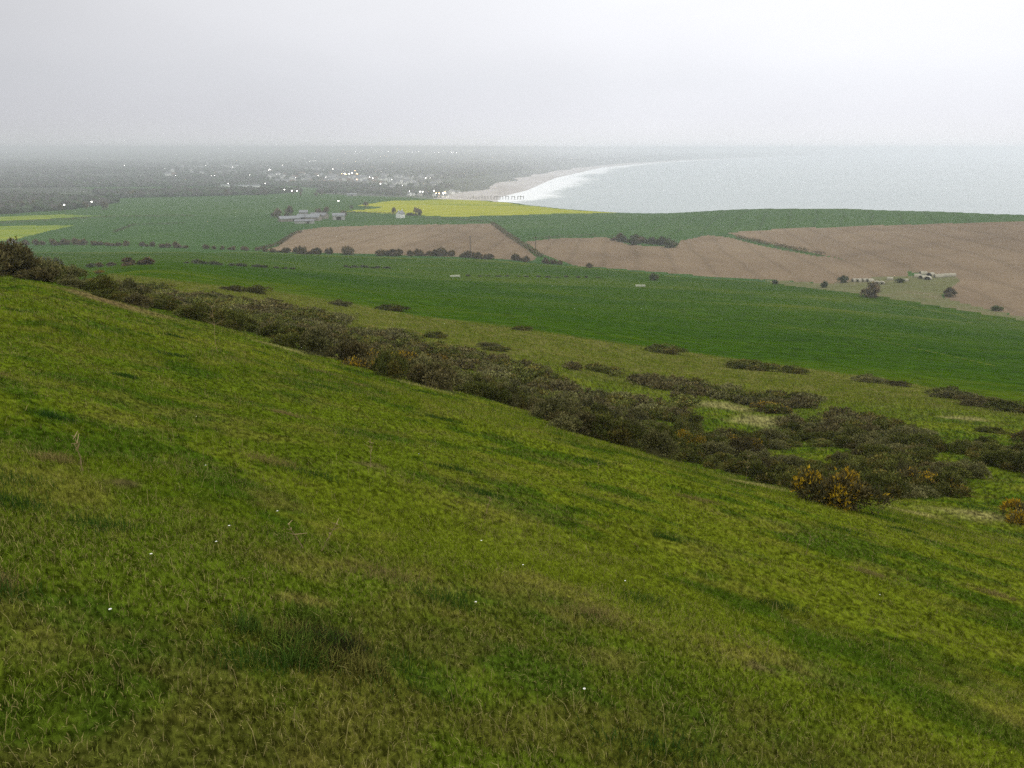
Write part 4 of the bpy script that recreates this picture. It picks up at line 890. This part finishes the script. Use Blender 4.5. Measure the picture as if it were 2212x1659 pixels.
EF = np.array([(0, i + 1, i) for i in range(1, k)] + [(k + 1, k + 1 + i, k + 2 + i) for i in range(1, k)]); o = mesh_obj('end_wall', EV, EF, M['ark']); end_me = o.data; bpy.data.objects.remove(o)
v, f = box(-.55, -2.0, -.1, .55, -1.88, 1.25); o = mesh_obj('doorway', v, f, M['dark']); dr_me = o.data; bpy.data.objects.remove(o)
def ark(U, V, rot, s, label, group):
    x, y, z, r = ground_at(U, V, 250); t = empty('animal_shelter', (x, y, z - .05), R(rot) - math.atan2(x, y)); t.scale = (s * .85, s * .85, s * .8); tag(t, label, 'animal shelter', group)
    for nm, me in (('arched_roof', arc_me), ('end_wall', end_me), ('doorway', dr_me)):
        o = bpy.data.objects.new(nm, me); COL.objects.link(o); o.parent = t
def crop4(x, y): return (3350 + x / 4.022) * .54, (1070 + y / 4.022) * .54
for i, (x_, y_, rot, s) in enumerate([(285, 222, -60, 1.0), (360, 225, -50, 1.0), (440, 222, -50, 1.0), (520, 225, -50, 1.0)]): ark(*crop4(x_, y_), rot, s, 'pale arched shelter in the left row of four on the rough ground', 'four arched shelters in a row')
for i, (x_, y_) in enumerate([(632, 262), (712, 266)]): ark(*crop4(x_, y_), 0, .95, ['darker arched shelter facing forwards, left one of two', 'darker arched shelter facing forwards, right one of two'][i], None)
for i, (x_, y_) in enumerate([(1290, 150), (1380, 110), (1380, 175), (1500, 130), (1455, 190)]): ark(*crop4(x_, y_), 90 + 20 * i, 1.05, 'weathered arched shelter in the loose group of five', 'loose group of arched shelters')
for i, x_ in enumerate([1610, 1660, 1710, 1770, 1840]): ark(*crop4(x_, 155 - i * 4), -70, 1.0, 'pale arched shelter in the tight bright row at the right', 'tight row of arched shelters')
ark(*crop4(845, 195), 90, .9, 'low pale shelter left of the olive bush', None); ark(*crop4(1105, 218), 80, .8, 'low pale shelter right of the olive bush', None)
def trough(U, V, L, label):
    x, y, z, r = ground_at(U, V, 200); t = empty('water_trough', (x, y, z), -math.atan2(x, y) + .15); tag(t, label, 'water trough')
    v, f = join([box(-L / 2, -.7, .1, L / 2, -.55, .9), box(-L / 2, .55, .1, L / 2, .7, .9), box(-L / 2, -.55, .1, -L / 2 + .15, .55, .9), box(L / 2 - .15, -.55, .1, L / 2, .55, .9), box(-L / 2 + .15, -.55, .1, L / 2 - .15, .55, .62)]); mesh_obj('basin', v, f, M['trough'], t)
    for s_ in (-1, 1): v, f = box(s_ * L * .35 - .2, -.5, -.4, s_ * L * .35 + .2, .5, .1); mesh_obj('leg', v, f, M['stone'], t)
trough(983, 598, 5.4, 'pale long trough in the middle of the pasture, left one'); trough(1383, 619, 5.0, 'pale long trough in the pasture further right')

# ------------------------------------------------------------------ daisies and dead stalks in the near grass
v, f = uvsphere(.004, .052, 8, 4); pet = []
for i in range(11):
    a_ = i / 11 * 2 * math.pi; c_, s_ = math.cos(a_), math.sin(a_); pet.append((np.array([(c_ * .003 - s_ * .002, s_ * .003 + c_ * .002, .051), (c_ * .003 + s_ * .002, s_ * .003 - c_ * .002, .051), (c_ * .015 + s_ * .003, s_ * .015 - c_ * .003, .054), (c_ * .015 - s_ * .003, s_ * .015 + c_ * .003, .054)]), np.array([(0, 1, 2, 3)])))
pv, pf = join(pet); o = mesh_obj('petals', pv, pf, M['petal']); pe_me = o.data; bpy.data.objects.remove(o)
o = mesh_obj('flower_centre', v, f, M['yolk']); ce_me = o.data; bpy.data.objects.remove(o)
sv, sf = box(-.001, -.001, 0, .001, .001, .05); o = mesh_obj('stem', sv, sf, M['blade'], attrs={'tint': np.tile([.04, .09, .02], (8, 1))}); st_me = o.data; bpy.data.objects.remove(o)
for (U, V) in [(1130, 1228), (328, 1208), (496, 1145), (1028, 1310), (468, 1180), (425, 905), (445, 1012), (600, 1112), (905, 985), (1262, 1500), (1040, 1175), (1350, 1262), (1900, 1290), (240, 1330)]:
    x, y, z, r = ground_at(U, V, 1.5); s = max(1, r / 12) * .5
    t = empty('daisy', (x, y, z + .01)); t.scale = (s, s, s); tag(t, 'tiny white daisy in the short grass', 'daisy', 'daisies in the near grass')
    for nm, me in (('petals', pe_me), ('flower_centre', ce_me), ('stem', st_me)):
        o = bpy.data.objects.new(nm, me); COL.objects.link(o); o.parent = t
def stalk(U, V, h, lean, label, br_=3, seed=0, th=.004):
    x, y, z, r = ground_at(U, V, 1.5); g = np.random.default_rng(seed); parts = []
    def tube(p, q, w0):
        p, q = np.array(p), np.array(q); d = q - p; s_ = np.cross(d, (0, 0, 1.0)); s_ = s_ / (np.linalg.norm(s_) + 1e-9) if np.linalg.norm(s_) > 1e-6 else np.array([1., 0, 0]); u_ = np.cross(s_, d); u_ /= np.linalg.norm(u_)
        Vt = [p + (s_ * math.cos(a_) + u_ * math.sin(a_)) * w0 for a_ in (0, 2.1, 4.2)] + [q + (s_ * math.cos(a_) + u_ * math.sin(a_)) * w0 * .5 for a_ in (0, 2.1, 4.2)]
        return np.array(Vt), np.array([(0, 1, 4, 3), (1, 2, 5, 4), (2, 0, 3, 5)])
    cur = np.array([0, 0, 0.]); n_ = 5
    for i in range(n_):
        nx = cur + np.array([lean * h / n_ + g.normal(0, .02 * h), g.normal(0, .02 * h), h / n_]); parts.append(tube(cur, nx, th * (1 - .12 * i)))
        if i >= 2:
            for _ in range(br_): parts.append(tube(nx, nx + np.array([g.normal(0, .14) * h, g.normal(0, .14) * h, abs(g.normal(0, .12)) * h]), th * .6))
        cur = nx
    v, f = join(parts); o = mesh_obj('dead_stalk', v, f, M['stem']); o.location = (x, y, z); tag(o, label, 'dead stalk')
for i, a in enumerate([(1655, 1410, .16, .1, 'dry brown stalk in the lower right grass'), (1620, 1400, .10, -.9, 'short leaning stalk beside the dry one in the lower right'), (695, 1190, .22, .5, 'pale bent stalk left of centre in the near grass'), (655, 1185, .20, -.5, 'pale stalk crossing the bent one'),
                       (180, 1018, .30, -.1, 'upright pale stalk on the left of the hill'), (470, 762, 1.5, .0, 'thin tall stalk near the gorse edge, upper left'), (1290, 1030, .30, .1, 'dry stalk in the middle of the slope'), (800, 1010, .35, .1, 'brown dry stalk on the middle left slope'),
                       (1740, 1200, .30, .3, 'leaning straw on the right slope'), (1050, 1110, .18, .3, 'small brown tangled stalk near the centre'), (1610, 1050, .9, .1, 'pale dead stalk at the edge of the scrub')]):
    stalk(*a[:5], br_=2 + i % 3, seed=i, th=.003 * max(1, (1660 - a[1]) / 260))

# ------------------------------------------------------------------ haze
hv_, hf = box(-31000, -31000, -6, 31000, 31000, CAM_Z + 14)
hz = mesh_obj('haze', hv_, hf); hz['kind'] = 'stuff'
m = bpy.data.materials.new('haze_air'); m.use_nodes = True; nt_ = m.node_tree; nt_.nodes.clear()
pvn = N(nt_, 'ShaderNodeVolumePrincipled'); pvn.inputs['Color'].default_value = (.93, .955, 1, 1); pvn.inputs['Density'].default_value = HAZE_DENSITY; pvn.inputs['Anisotropy'].default_value = .5
oo = N(nt_, 'ShaderNodeOutputMaterial'); nt_.links.new(pvn.outputs[0], oo.inputs['Volume']); hz.data.materials.append(m)
print('objects', len(bpy.data.objects))
